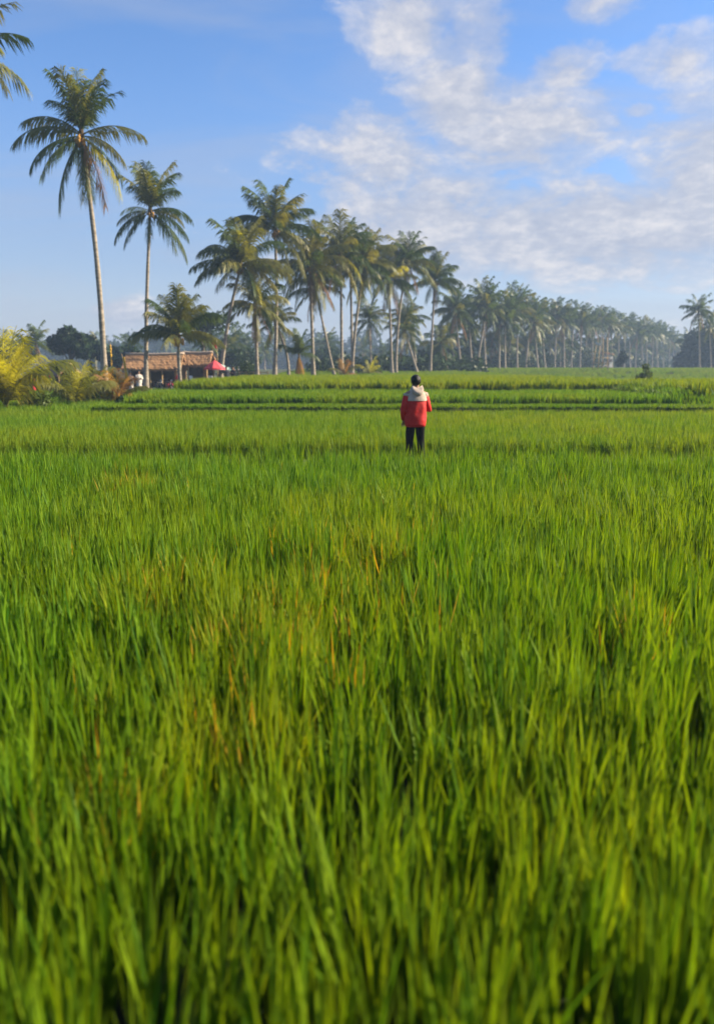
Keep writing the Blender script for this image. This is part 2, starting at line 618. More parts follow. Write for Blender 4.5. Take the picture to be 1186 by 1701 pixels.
def scatter(name, coll, P, rot, scl, idx, tint):
    me = bpy.data.meshes.new(name)
    me.from_pydata([tuple(p) for p in P], [], [])
    n = len(P)
    me.attributes.new('rot', 'FLOAT_VECTOR', 'POINT').data.foreach_set('vector', np.asarray(rot, np.float32).ravel())
    me.attributes.new('scl', 'FLOAT_VECTOR', 'POINT').data.foreach_set('vector', np.asarray(scl, np.float32).ravel())
    me.attributes.new('idx', 'INT', 'POINT').data.foreach_set('value', np.asarray(idx, np.int32))
    me.attributes.new('tint', 'FLOAT', 'POINT').data.foreach_set('value', np.asarray(tint, np.float32))
    me.materials.append(RICE)
    o = link(name, me)
    if coll.name not in TREES:
        TREES[coll.name] = scatter_tree('scatter_' + coll.name, coll)
    md = o.modifiers.new('scatter', 'NODES')
    md.node_group = TREES[coll.name]
    return o


def vnoise(x, y, scale, seed=0):
    """smooth value noise on numpy arrays"""
    r = np.random.default_rng(seed)
    g = r.uniform(0, 1, (64, 64))
    u, v = np.asarray(x) / scale + 1000, np.asarray(y) / scale + 1000
    i, j = np.floor(u).astype(int), np.floor(v).astype(int)
    fu, fv = u - i, v - j
    fu, fv = fu * fu * (3 - 2 * fu), fv * fv * (3 - 2 * fv)
    a = g[i % 64, j % 64] * (1 - fu) + g[(i + 1) % 64, j % 64] * fu
    b = g[i % 64, (j + 1) % 64] * (1 - fu) + g[(i + 1) % 64, (j + 1) % 64] * fu
    return a * (1 - fv) + b * fv


def rice_patch(nx, step, n, h, w, spread, radius, segs, dry=0.0):
    """a square of planted hills merged into one proto mesh"""
    parts = []
    for i in range(nx):
        for j in range(nx):
            o = blade_clump('c', n, h * rng.uniform(.84, 1.12), w, spread, radius, segs, dry)
            dx, dy = ((i + .5 - nx / 2) * step + rng.normal(0, step * .24), (j + .5 - nx / 2) * step + rng.normal(0, step * .24))
            lx, ly = rng.normal(0, .07), rng.normal(0, .07)
            me = o.data
            co = np.empty(len(me.vertices) * 3, np.float32)
            me.vertices.foreach_get('co', co)
            co = co.reshape(-1, 3)
            co[:, 0] += dx + lx * co[:, 2]
            co[:, 1] += dy + ly * co[:, 2]
            f = [tuple(p.vertices) for p in me.polygons]
            a = np.empty(len(me.vertices), np.float32)
            b = a.copy()
            me.attributes['rnd'].data.foreach_get('value', a)
            me.attributes['dry'].data.foreach_get('value', b)
            parts.append((co, f, np.clip(a + rng.normal(0, .12), 0, 1), b))
            bpy.data.objects.remove(o)
            bpy.data.meshes.remove(me)
    vs, fs, o = np.concatenate([p[0] for p in parts]), [], 0
    for p in parts:
        fs += [tuple(i + o for i in q) for q in p[1]]
        o += len(p[0])
    me = bpy.data.meshes.new('c')
    me.from_pydata(vs.tolist(), [], fs)
    me.materials.append(RICE)
    me.polygons.foreach_set('use_smooth', [True] * len(me.polygons))
    me.attributes.new('rnd', 'FLOAT', 'POINT').data.foreach_set('value', np.concatenate([p[2] for p in parts]))
    me.attributes.new('dry', 'FLOAT', 'POINT').data.foreach_set('value', np.concatenate([p[3] for p in parts]))
    return bpy.data.objects.new('c', me)


NEAR = proto_collection('rice_hill', [rice_patch(4, .160, 25, .63, .0142, .085, .055, 6) for _ in range(8)]
                        + [blade_clump('c', 18, .62, .0135, .13, .07, 6, dry=.24) for _ in range(2)])
MID = proto_collection('rice_tuft', [rice_patch(3, .20, 30, .54, .016, .16, .11, 4) for _ in range(5)])
FAR = proto_collection('rice_patch', [rice_patch(2, .27, 34, .50, .030, .16, .17, 3) for _ in range(5)] + [rice_patch(2, .27, 34, .48, .03, .2, .17, 3, dry=.12)])
TURF = proto_collection('turf_tuft', [blade_clump('c', 40, .26, .022, .45, .20, 3) for _ in range(5)] + [blade_clump('c', 40, .24, .022, .5, .2, 3, dry=.3)])


def field(name, label, cat, coll, x0, x1, y0, y1, step, z, hscale=1.0, inside=None, tint=0.15, tseed=1, hvar=0.25, nplain=5, dryfn=None, lean=0.03, row=0.06, hills=None, tiled=True):
    xs = np.arange(x0, x1, step)
    ys = np.arange(y0, y1, step)
    X, Y = np.meshgrid(xs, ys)
    X = X.ravel() + rng.normal(0, step * row, X.size)
    Y = Y.ravel() + rng.normal(0, step * row, Y.size)
    X, Y = np.clip(X, x0, x1), np.clip(Y, y0, y1)
    k = np.ones(len(X), bool)
    if inside is not None:
        k &= inside(X, Y)
    X, Y = X[k], Y[k]
    n = len(X)
    Z = z(X, Y) if callable(z) else np.full(n, z)
    big = vnoise(X, Y, 1.6, tseed) * .6 + vnoise(X, Y, .55, tseed + 5) * .4
    h = hscale * (1 - hvar + 2 * hvar * big) * rng.uniform(.9, 1.08, n)
    wd = hscale * rng.uniform(.9, 1.15, n)
    rot = np.stack([rng.normal(0, lean, n), rng.normal(0, lean, n), rng.integers(0, 4, n) * (math.pi / 2) + rng.normal(0, .06, n) if tiled else rng.uniform(0, 6.283, n)], 1)
    scl = np.stack([wd, wd, h], 1)
    ty = np.clip(tint + (vnoise(X, Y, 2.6, tseed + 9) - .5) * .45 + rng.normal(0, .08, n), 0, 1)
    idx = rng.integers(0, nplain, n)
    if dryfn is not None:
        ty = np.clip(ty + dryfn(X, Y)[1], 0, 1)
    if hills is not None:                      # single yellowing hills between the green ones
        hx, hy = hills
        m = len(hx)
        X, Y, Z = np.concatenate([X, hx]), np.concatenate([Y, hy]), np.concatenate([Z, np.zeros(m)])
        rot = np.concatenate([rot, np.stack([rng.normal(0, .06, m), rng.normal(0, .06, m), rng.uniform(0, 6.28, m)], 1)])
        sc = rng.uniform(.85, 1.08, m)
        scl = np.concatenate([scl, np.stack([sc, sc, sc], 1)])
        idx = np.concatenate([idx, nplain + rng.integers(0, 2, m)])
        ty = np.concatenate([ty, rng.uniform(.5, 1, m)])
    o = scatter(name, coll, np.stack([X, Y, Z], 1), rot, scl, idx, ty)
    return tag(o, label, cat, None, 'stuff')


# dry, yellowing spots of the near field, as (px, py) in the photograph at rice height
DRY = [(480, 985, .45), (560, 950, .35), (630, 915, .35), (300, 930, .25), (250, 970, .25), (470, 870, .25), (430, 1020, .3), (1050, 1000, .15), (365, 1170, .15),
       (230, 785, .5), (450, 1050, .3), (620, 880, .4), (175, 1320, .1)]
DRYP = []
for (px, py, rad) in DRY:
    d = at(px, py, 1.0) - Vector((0, 0, CAMZ))
    k = (0.5 - CAMZ) / d.z
    DRYP.append((d.x * k, d.y * k, rad))


def near_dry(X, Y):
    p = np.full(len(X), .012)
    e = np.zeros(len(X))
    for (x, y, r) in DRYP:
        g = np.exp(-((X - x) ** 2 + ((Y - y) * .8) ** 2) / (r * r))
        p = np.maximum(p, .75 * g)
        e = np.maximum(e, .5 * g)
    return p, e


hx, hy = [], []
for (x, y, r_) in DRYP:
    for _ in range(int(3 + 24 * r_)):
        hx.append(x + rng.normal(0, r_ * .7))
        hy.append(y + rng.normal(0, r_ * .9))
for _ in range(22):
    y = rng.uniform(2, 12.5)
    hx.append(rng.uniform(-.5 * y - 1, .5 * y + 1))
    hy.append(y)
field('rice_field', 'tall green rice in the nearest paddy with scattered yellow and orange blades', 'rice', NEAR,
      -9.5, 10.5, -0.8, 12.85, .60, 0.0, .92, inside=lambda X, Y: (np.abs(X) < 0.52 * Y + 2.8), tint=.08, hvar=.13, nplain=8, dryfn=near_dry, hills=(np.array(hx), np.array(hy)))
field('rice_field', 'short bright green rice in the level paddy just beyond the person', 'rice', MID,
      -18, 20, 15.75, 26.7, .47, 0.02, .80, inside=lambda X, Y: (np.abs(X) < 0.52 * Y + 5), tint=.30, tseed=3, hvar=.06, nplain=5)
field('rice_field', 'green rice strip on the low terrace behind the bund', 'rice', FAR,
      XL, 11.8, 28.7, 35.8, .40, .44, .85, tint=.15, tseed=4, hvar=.07, inside=lambda X, Y: Y > 28.7 + .8 * vnoise(X, Y * 0, 1.7, 31))
field('rice_field', 'yellow green rice on the raised upper terrace under the palms', 'rice', FAR,
      XL + .2, 14.2, 36.6, 66.2, .46, .74, 1.08, inside=lambda X, Y: (Y > 36.6 + .9 * vnoise(X, Y * 0, 2.3, 32)) & (X < 12.0 + (Y - 36.4) * .075 + np.clip(Y - 36.4, 0, 1) * 1.0 - .2), tint=.6, tseed=5, hvar=.11)
field('rice_field', 'sunlit green rice on the right hand terrace at the picture edge', 'rice', FAR,
      11.5, 30, 29.9, 39.7, .44, .70, 1.22, inside=lambda X, Y: (Y > 30.55 + np.clip((X - 13) * .42, 0, 2.9)) & (X > 13.1 - np.clip(Y - 30.5, 0, 4) * .16), tint=.6, tseed=6, hvar=.12)
field('rice_field', 'distant rice plots behind the right hand terrace', 'rice', FAR, 15.4, 46, 41.2, 66.8, .62, .22, .7, tint=.4, tseed=7, hvar=.1)
gzv = np.vectorize(gz)
field('meadow', 'low green growth on the ground among the palms', 'grass', FAR, XL, 85, 66.9, 150, .95, gzv, .85, inside=lambda X, Y: X < .55 * Y + 5, tint=.35, tseed=8, hvar=.25, row=.45)
field('bund_turf', 'short ragged grass on the lip of the low bund', 'grass', TURF, XL - .6, 14.4, 26.85, 28.25, .17, .46, .55, tint=.15, tseed=10, hvar=.35, row=.45)
field('bund_face_turf', 'dark grass hanging over the front of the low bund', 'grass', TURF, XL - .6, 14.4, 26.65, 27.05, .16, lambda X, Y: np.clip((Y - 26.6) * .9, 0, .42), .6, tint=.1, tseed=17, hvar=.4, row=.45, lean=.25)
field('bank_turf', 'grass covering the banks between the terraces', 'grass', TURF, XL, 13.4, 36.05, 36.5, .16, .62, 1.0, tint=.2, tseed=11, hvar=.35, row=.45)
field('path_turf', 'short grass on the footpath bund around the person', 'grass', TURF, -12, 13, 13.1, 14.2, .3, .05, .42, tint=.1, tseed=12, hvar=.3, row=.45,
      inside=lambda X, Y: (X - 1.05) ** 2 + (Y - 14.05) ** 2 > .03)
field('verge_grass', 'rough green grass around the young palms at the left', 'grass', TURF, -30, XL - .6, 28.4, 54, .36, .05, 1.5, tint=.3, tseed=13, hvar=.4, row=.5)
field('right_turf', 'rough grass at the foot of the right terrace', 'grass', TURF, 11.0, 30, 27.0, 33.6, .22, .03, 1.5, tint=.3, tseed=14, hvar=.4, row=.5,
      inside=lambda X, Y: ((X > 14.4) | (Y > 28.3)) & (X > 13.0) & (Y < 30.5 + np.clip((X - 13) * .42, 0, 2.9)))


field('right_bank_turf', 'tall grass and weeds covering the bank of the right terrace', 'grass', TURF, 12.0, 30, 29.6, 36, .17, lambda X, Y: np.clip(.25 + (Y - 29.9 - np.clip((X - 13) * .42, 0, 2.9)) * .5, .05, .66), 1.7, tint=.3, tseed=19, hvar=.4, row=.45, lean=.15,
      inside=lambda X, Y: (np.abs(Y - 30.25 - np.clip((X - 13) * .42, 0, 2.9)) < .5) | ((np.abs(X - 12.75 + np.clip(Y - 30.5, 0, 4) * .16) < .4) & (Y > 30.2)))


# ------------------------------------------------------------------ palms
ELEV = [82, 70, 56, 40, 25, 10, -8, -28, -52, -76]
DROOP = [34, 56, 68, 76, 74, 68, 58, 46, 30, 10]
FCACHE = {}


def frond_mesh(e, kind, var, far):
    """one coconut leaf of length 1 m (scaled by the object): rachis and hanging leaflets"""
    key = (e, kind, var, far)
    if key in FCACHE:
        return FCACHE[key]
    r = random.Random(hash((e, var, far)) & 0xffff)
    e0, dr = ELEV[e] + r.uniform(-4, 4), DROOP[e] * r.uniform(.85, 1.15)
    n = 16
    pts, p = [], Vector((0, 0, 0))
    side_bend = r.uniform(-.25, .25)
    for i in range(n + 1):
        t = i / n
        pts.append(p)
        a = R(max(-88, e0 - dr * t ** 1.25))
        b = side_bend * t * t
        p = p + Vector((math.cos(a) * math.cos(b), math.cos(a) * math.sin(b), math.sin(a))) / n
    m = MB()
    m.tube(pts, [0.011 * (1 - .85 * i / n) + .0015 for i in range(n + 1)], 4 if not far else 3, cap=False)
    cnt = 17 if far else 54
    wid = .050 if far else .021
    dead = kind in ('brown',)
    lift = .10 if e <= 2 else 0.0
    if kind in ('yellow', 'orange') and not far:
        wid = .011
    gaps = [(r.uniform(.3, .95), r.uniform(.01, .035)) for _ in range(r.randrange(0, 4))]
    ragged = r.uniform(.03, .10)
    tip = r.uniform(.9, 1.0)
    for k in range(cnt):
        t = .10 + .89 * (k + r.uniform(0, .5)) / cnt
        i = min(n - 1, int(t * n))
        f = t * n - i
        q = pts[i].lerp(pts[i + 1], f)
        d = (pts[i + 1] - pts[i]).normalized()
        side = d.cross(Vector((0, 0, 1)))
        side = side.normalized() if side.length > .05 else Vector((0, 1, 0))
        up = side.cross(d)
        ln = .27 * (0.35 + 1.0 * math.sin(math.pi * min(1, (t * .86 + .12))) ** .7) * r.choice((r.uniform(.85, 1.1), r.uniform(.5, 1.1)))
        for s in (-1, 1):
            if r.random() < (.28 if dead else ragged) or t > tip or any(abs(t - g0) < g1 for (g0, g1) in gaps):
                continue
            fw = R(52 - 28 * t + r.uniform(-9, 9))
            dirn = (d * math.cos(fw) + side * s * math.sin(fw) + up * lift).normalized()
            g = Vector((0, 0, -1))
            hang = r.uniform(.75, 1.5) if not dead else r.uniform(1.0, 1.8)
            if e <= 1:
                hang *= .6
            d1 = (dirn + g * hang * .45).normalized()
            d2 = (dirn + g * hang * 1.8).normalized()
            wv = d * (wid / 2)
            a0, a1, a2 = q, q + d1 * ln * .5, q + d1 * ln * .5 + d2 * ln * .5
            m.add([a0 - wv * .7, a0 + wv * .7, a1 + wv, a1 - wv, a2], [(0, 1, 2, 3), (3, 2, 4)])
    me = m.mesh('frond', FR[kind], True)
    FCACHE[key] = me
    return me


COCO_ME = None


def coconut_mesh():
    global COCO_ME
    if COCO_ME is None:
        m = MB()
        r = random.Random(3)
        for i in range(9):
            a = r.uniform(0, 6.28)
            m.ball((math.cos(a) * .2, math.sin(a) * .2, r.uniform(-.3, .12)), (.11, .11, .14), 7, 5)
        m.tube([(0, 0, .3), (.05, 0, .1), (.1, 0, -.1)], .025, 5)
        COCO_ME = m.mesh('coconut_cluster', COCO)
    return COCO_ME


def palm(label, base_px, Y, top_px, top_py, L=4.2, n=26, bow=0.0, zb=None, spec=None, far=False, group=None, seed=None, yellow=.25, dead=3, coco=True, thick=1.0, name='coconut_palm', emax=9):
    r = random.Random(seed if seed is not None else int(base_px * 13 + Y))
    if Y > 62:
        L *= .93
        top_py += 10
        n += 3
    yellow = .14 if far else yellow * 1.3 + .08
    top = at(top_px, top_py, Y + r.uniform(-.5, .5))
    if zb is None:
        x0 = atx(base_px, Y, .5)
        zb = gz(x0, Y) if not (XL < x0 < 14 and 36 < Y < 66.5) else .74
    base = Vector((atx(base_px, Y, zb), Y, zb))
    t = thing(name, label, 'palm tree', base, 0, group)
    H = top - base
    ns = 9 if far else 16
    pts, rad = [], []
    for i in range(ns + 1):
        f = i / ns
        p = H * f + Vector((bow * math.sin(math.pi * f), 0, 0)) + Vector((0, 0, -.15 if i == 0 else 0))
        pts.append(p)
        rr = (.165 - .065 * f + .16 * math.exp(-f * 16)) * thick
        if not far:
            rr *= 1 + .05 * ((i * 7) % 3 - 1)
        rad.append(rr)
    m = MB()
    m.tube(pts, rad, 6 if far else 10)
    m.build('trunk', TRUNK, t)
    # fibrous heart where the leaves start
    hm = MB()
    hm.tube([H + Vector((0, 0, -.35)), H + Vector((0, 0, .1)), H + Vector((0, 0, .55))], [.12, .17, .08], 6)
    hm.build('crown_heart', FR['fibre'], t)
    leaves = []
    if spec:
        leaves += spec
    for k in range(n - len(leaves)):
        u = k / max(1, n - 1)
        az = (k * 137.5 + r.uniform(-18, 18)) % 360
        e = min(9, int(u ** .95 * 8.8 + r.uniform(-.4, .4)))
        e = max(0, min(e, emax))
        kind = 'green'
        q = r.random()
        if e >= 9 or (e == 8 and q < .6):
            kind = 'brown' if r.random() < .55 and dead else 'olive'
        elif q < yellow:
            kind = 'olive'
        elif q < yellow + .05 and not far:
            kind = 'yellow'
        leaves.append((az, e, kind, r.uniform(.85, 1.08)))
    for (az, e, kind, s) in leaves:
        me = frond_mesh(e, kind, r.randrange(3), far)
        o = link('frond', me, t, H + Vector((0, 0, .25 * (1 - e / 9) - .1)), (r.uniform(-.08, .08), r.uniform(-.08, .08), R(az)), L * s)
    if coco and not far:
        for k in range(r.choice((1, 2))):
            a = r.uniform(-2.6, -.5) if k == 0 else r.uniform(0, 6.28)
            link('coconut_cluster', coconut_mesh(), t, H + Vector((math.cos(a) * .25, math.sin(a) * .25, -.25)), (0, 0, a), 1.0)
    return t


# (azimuth: 0 right, 90 away, 180 left, -90 towards us; droop class; kind; scale)
palm('tallest coconut palm, leaning a little left, second crown from the left edge', 176, 46, 136, 226, L=3.8, n=24, bow=.22, zb=0.0, seed=1, yellow=.3, thick=1.1,
     spec=[(100, 0, 'green', .95), (-70, 0, 'yellow', .85), (200, 0, 'green', .9), (150, 1, 'green', .95), (20, 1, 'green', .9), (-110, 0, 'olive', .9), (60, 0, 'green', .95), (-40, 1, 'green', .8),
           (172, 3, 'olive', .98), (186, 4, 'olive', 1.05), (200, 6, 'green', .95), (222, 7, 'green', 1.0), (214, 8, 'green', 1.15), (-95, 9, 'olive', .95), (-60, 9, 'green', .85),
           (-38, 8, 'brown', 1.1), (-12, 7, 'yellow', 1.08), (3, 4, 'olive', .95), (-25, 6, 'olive', .9), (120, 5, 'green', .9), (60, 6, 'green', .9), (90, 8, 'green', .9)])
palm('slender coconut palm rising behind the long thatched hut', 243, 58, 250, 352, L=3.7, n=22, bow=-.1, zb=0.0, seed=2, yellow=.2,
     spec=[(95, 0, 'green', .95), (-80, 0, 'green', .9), (170, 0, 'green', .9), (15, 1, 'green', .95), (60, 1, 'green', .9), (140, 1, 'green', .9), (-20, 2, 'green', .8),
           (185, 5, 'olive', .7), (192, 6, 'green', .95), (205, 7, 'green', .9), (5, 4, 'green', .9), (-15, 6, 'green', 1.0), (-30, 7, 'green', 1.0), (-85, 8, 'green', .7), (-150, 4, 'yellow', .6),
           (-8, 5, 'olive', .75), (20, 7, 'green', 1.1)])
palm('leaning coconut palm with orange flower stalk in front of the red umbrella', 366, 64, 400, 432, L=4.5, n=28, bow=-.2, zb=.74, seed=3, yellow=.45,
     spec=[(180, 4, 'green', 1.0), (190, 5, 'green', .95), (-90, 1, 'yellow', .9), (0, 4, 'olive', 1.0), (-15, 5, 'olive', 1.1), (-40, 7, 'yellow', .9), (150, 3, 'green', .9)])
palm('short coconut palm with a skirt of dead leaves on its trunk', 428, 66, 424, 498, L=3.5, n=20, zb=.74, seed=4, yellow=.4,
     spec=[(-90, 9, 'brown', 1.0), (-60, 9, 'olive', .9), (-120, 9, 'brown', .8), (30, 8, 'brown', .9)])
palm('tall coconut palm with an open star shaped crown left of centre', 456, 68, 457, 372, L=4.5, n=24, zb=.74, seed=5, yellow=.25, bow=.15,
     spec=[(150, 1, 'green', 1.0), (95, 0, 'green', .9), (30, 1, 'green', 1.0), (20, 2, 'green', .95), (172, 3, 'green', .95), (-20, 7, 'olive', 1.15), (-35, 8, 'olive', 1.1), (-150, 5, 'olive', .9)])
palm('thin low coconut palm with trunk bent to the left', 480, 70, 458, 528, L=2.9, n=16, zb=.75, seed=6, bow=.35, coco=False, thick=.8)
palm('coconut palm with hanging dry leaves right of the star shaped crown', 521, 72, 515, 432, L=4.4, n=28, zb=.77, seed=7, yellow=.35,
     spec=[(0, 8, 'brown', 1.0), (-30, 8, 'olive', 1.0), (200, 8, 'green', 1.0), (160, 7, 'green', .9), (-90, 9, 'brown', .9)])
palm('leaning thin palm trunk partly hidden behind its straighter neighbour', 556, 80, 524, 470, L=3.6, n=18, seed=8, coco=False, thick=.8)
palm('coconut palm with dense dark crown in the middle of the near row', 568, 76, 566, 412, L=4.4, n=28, seed=9, yellow=.25)
palm('dark trunked palm just behind the dense dark crown', 586, 84, 582, 430, L=4.2, n=24, seed=10, yellow=.1, coco=False)
palm('palm leaning right from the foot of the near row', 584, 80, 606, 430, L=4.2, n=26, seed=11, yellow=.3, bow=-.2)
palm('small distant palm seen in the gap between taller trunks', 617, 105, 613, 522, L=3.6, n=18, seed=12, coco=False, yellow=.1, thick=.8)
palm('straight palm with yellowing crown left of the tall one above the person', 651, 90, 646, 455, L=4.2, n=26, seed=13, yellow=.45)
palm('tall palm above the person with trunk leaning right', 657, 92, 676, 428, L=4.4, n=26, seed=14, yellow=.2, bow=-.3,
     spec=[(170, 2, 'green', 1.0), (10, 2, 'green', .95), (0, 4, 'green', .95), (185, 4, 'green', .9), (-90, 9, 'brown', .9), (-30, 8, 'brown', .9), (-60, 9, 'olive', .9)])
palm('low palm with drooping dark leaves behind the tall one', 694, 96, 672, 540, L=3.4, n=18, seed=15, coco=False, yellow=.1)
palm('palm directly above the person with slightly crooked trunk', 692, 104, 676, 520, L=3.4, n=18, seed=16, coco=False, yellow=.2, bow=.2)
palm('spiky crowned palm just right of the person', 714, 100, 722, 458, L=4.1, n=24, seed=17, yellow=.2,
     spec=[(0, 4, 'green', 1.05), (5, 5, 'green', 1.0), (90, 0, 'green', .95), (-90, 0, 'green', .95), (-90, 9, 'brown', .9)])
palm('short palm with bent trunk right of the spiky crown', 744, 112, 732, 560, L=3.4, n=18, seed=18, coco=False)
palm('dark palm with hanging skirt of leaves right of centre', 766, 118, 756, 508, L=4.3, n=28, seed=19, yellow=.05)
palm('second trunk of the dark pair right of centre', 757, 124, 748, 545, L=3.6, n=20, seed=20, coco=False, yellow=.1)

# the row going away to the right, into the haze
row = [(784, 130, 778, 520), (806, 134, 800, 496), (790, 128, 812, 505), (828, 140, 832, 512), (842, 150, 852, 498), (838, 138, 838, 520), (858, 146, 862, 506), (872, 158, 884, 508),
       (893, 150, 890, 522), (905, 165, 902, 520), (920, 170, 926, 514), (912, 180, 912, 528), (936, 172, 940, 520), (948, 185, 952, 524), (962, 180, 962, 518), (973, 195, 976, 528),
       (984, 190, 986, 532), (996, 200, 998, 527), (1006, 205, 1010, 533), (1016, 215, 1018, 528), (1027, 210, 1028, 536), (1036, 222, 1038, 532), (1046, 230, 1046, 538), (1054, 225, 1056, 541),
       (1064, 240, 1064, 537), (1074, 236, 1074, 542), (1082, 250, 1084, 541), (1092, 255, 1092, 548), (1101, 262, 1102, 548), (1110, 275, 1110, 553), (1121, 285, 1120, 556), (1130, 300, 1130, 562)]
rj = random.Random(12)
row += [(774, 140, 782, 560), (815, 150, 818, 556), (848, 160, 845, 562), (880, 165, 878, 560), (902, 178, 906, 558), (930, 185, 932, 562), (955, 192, 953, 566), (980, 205, 983, 562),
        (1002, 215, 1004, 566), (1022, 225, 1020, 566), (1042, 238, 1044, 570), (1068, 250, 1068, 572), (1088, 262, 1090, 572)]
row = [(a, b, c + rj.uniform(-4, 4), d + rj.uniform(-6, 5)) for (a, b, c, d) in row]
ORD = 'first second third fourth fifth sixth seventh eighth ninth tenth eleventh twelfth thirteenth fourteenth fifteenth sixteenth'.split()
MIDS = sorted([i for i in range(len(row)) if i < 12 or i in (32, 33, 34, 35)], key=lambda i: row[i][2])
GRV = 'palms of the far row fading into haze'
for i, (bx, Y, tx, ty) in enumerate(row):
    mid_ = i < 12 or i in (32, 33, 34, 35)
    lab = 'coconut palm, %s crown from the left in the dense row right of centre' % ORD[MIDS.index(i)] if mid_ else 'hazy coconut palm in the far end of the row receding to the right'
    palm(lab, bx, Y, tx, ty, L=4.6, n=26, far=True, seed=200 + i, group=GRV if not mid_ else 'palms of the middle row right of centre', yellow=.3, coco=False, dead=2, thick=1.2)
palm('lone tall palm at the right edge standing above the dark trees', 1161, 150, 1160, 508, L=4.0, n=22, far=True, seed=300, yellow=.1, dead=1, coco=False, thick=1.1)
palm('lower palm beside the lone tall one at the right edge', 1180, 158, 1178, 532, L=3.6, n=20, far=True, seed=301, coco=False)
palm('palm crown cut by the left edge of the picture near the top', -95, 36, -66, 96, L=3.4, n=20, zb=0.0, seed=302, yellow=.4,
     spec=[(0, 3, 'yellow', .62), (-25, 6, 'brown', .72), (10, 5, 'yellow', .5), (-20, 7, 'brown', .8)])
palm('small hazy palm left of the broad tree at the left', 64, 110, 60, 560, L=3.4, n=18, zb=.6, far=True, seed=303, coco=False, name='coconut_palm')
palm('bushy dark green palm standing between the two huts', 300, 56, 296, 560, L=3.5, n=26, emax=6, zb=0.0, seed=304, yellow=.4, coco=True,
     spec=[(95, 0, 'green', 1.0), (60, 0, 'green', .9), (-60, 1, 'olive', .9), (170, 1, 'green', 1.0), (160, 3, 'green', 1.0), (10, 2, 'green', 1.0), (0, 4, 'olive', 1.0), (-90, 2, 'yellow', .6), (185, 4, 'green', 1.0)])
# hazy palms in front of the wood
LOW = [(395, 150, 392, 560, 'right above the two dark dressed people'), (408, 170, 410, 572, 'behind the rail fence'), (440, 190, 440, 575, 'between the short palm and the star crowned one'),
       (535, 200, 538, 568, 'right of the small dark palm with orange skirt'), (548, 180, 545, 560, 'left of the thin leaning trunk'), (600, 210, 602, 572, 'behind the yellow green seedling'),
       (636, 200, 636, 575, 'left of the straight yellowing palm'), (215, 150, 214, 572, 'behind the left end of the long hut roof'), (160, 170, 160, 570, 'left of the tallest trunk'),
       (340, 140, 345, 560, 'behind the roof of the smaller hut'), (375, 130, 378, 566, 'right of the red and white flag'), (705, 190, 704, 566, 'just above and right of the person'),
       (15, 170, 14, 566, 'above the yellow young palm at the left edge'), (1146, 190, 1145, 560, 'left of the lone tall palm at the right')]
for i, (bx, Y, tx, ty, where) in enumerate(LOW):
    palm('low hazy background palm ' + where, bx, Y, tx, ty, L=4.2, n=16, far=True, seed=400 + i, group='low hazy background palms', coco=False, dead=1, yellow=.2)


def young_palm(label, px, Y, L, n, kinds, seed, zb=0.03, emax=5, name='young_palm', stem=.35, spec=None):
    r = random.Random(seed)
    x = atx(px, Y, zb)
    t = thing(name, label, 'palm tree', (x, Y, zb), 0)
    m = MB()
    m.tube([(0, 0, -.1), (0, 0, stem * .6), (.02, 0, stem)], [.05 * L, .042 * L, .028 * L], 7)
    m.build('trunk', FR['fibre'], t)
    for k in range(n):
        e = min(9, int(k / n * (emax + 1)))
        kd = kinds[min(len(kinds) - 1, int(k / n * len(kinds)))]
        if spec:
            e = spec[k]
            kd = ('orange' if k % 3 else 'brown') if e == 9 else 'green'
        o = link('frond', frond_mesh(e, kd, r.randrange(3), False), t, (0, 0, stem * .9), (r.uniform(-.1, .1), r.uniform(-.1, .1), R(k * 137.5 + r.uniform(-20, 20))), L * r.uniform(.8, 1.1))
    return t


young_palm('yellow green young palm cut by the left edge of the picture', 12, 30.5, 3.3, 20, ['yellow', 'yellow', 'yellow', 'olive'], 1, emax=2)
young_palm('upright young palm with few leaves left of the tall trunk', 126, 34, 2.0, 9, ['yellow', 'olive'], 2, emax=2, stem=.3)
young_palm('shaggy olive young palm right at the foot of the tallest palm', 160, 38, 1.9, 14, ['olive', 'olive', 'green'], 3, emax=4)
young_palm('dry orange palm bush beside the people in white', 198, 36, 1.6, 14, ['orange', 'brown', 'olive', 'orange', 'brown'], 4, emax=4)
young_palm('small dark palm with dry orange lower leaves among the near trunks', 497, 69, 2.3, 16, ['green'], 5, zb=.75, emax=9, stem=2.4, spec=[0, 0, 1, 1, 2, 2, 3, 1, 4, 9, 9, 9, 9, 9, 9, 9])
young_palm('little leaning palm on the right hand terrace bank', 1084, 42, 1.25, 11, ['olive', 'green', 'olive'], 6, zb=.22, emax=3, stem=.08)
young_palm('low yellow green palm seedling between the near trunks', 614, 84, 2.0, 12, ['yellow', 'olive'], 7, zb=gz(2, 84), emax=5)
young_palm('dry leafy sprout at the foot of the middle trunks', 573, 75, 1.9, 12, ['orange', 'olive', 'brown'], 8, zb=gz(-1, 75), emax=6)


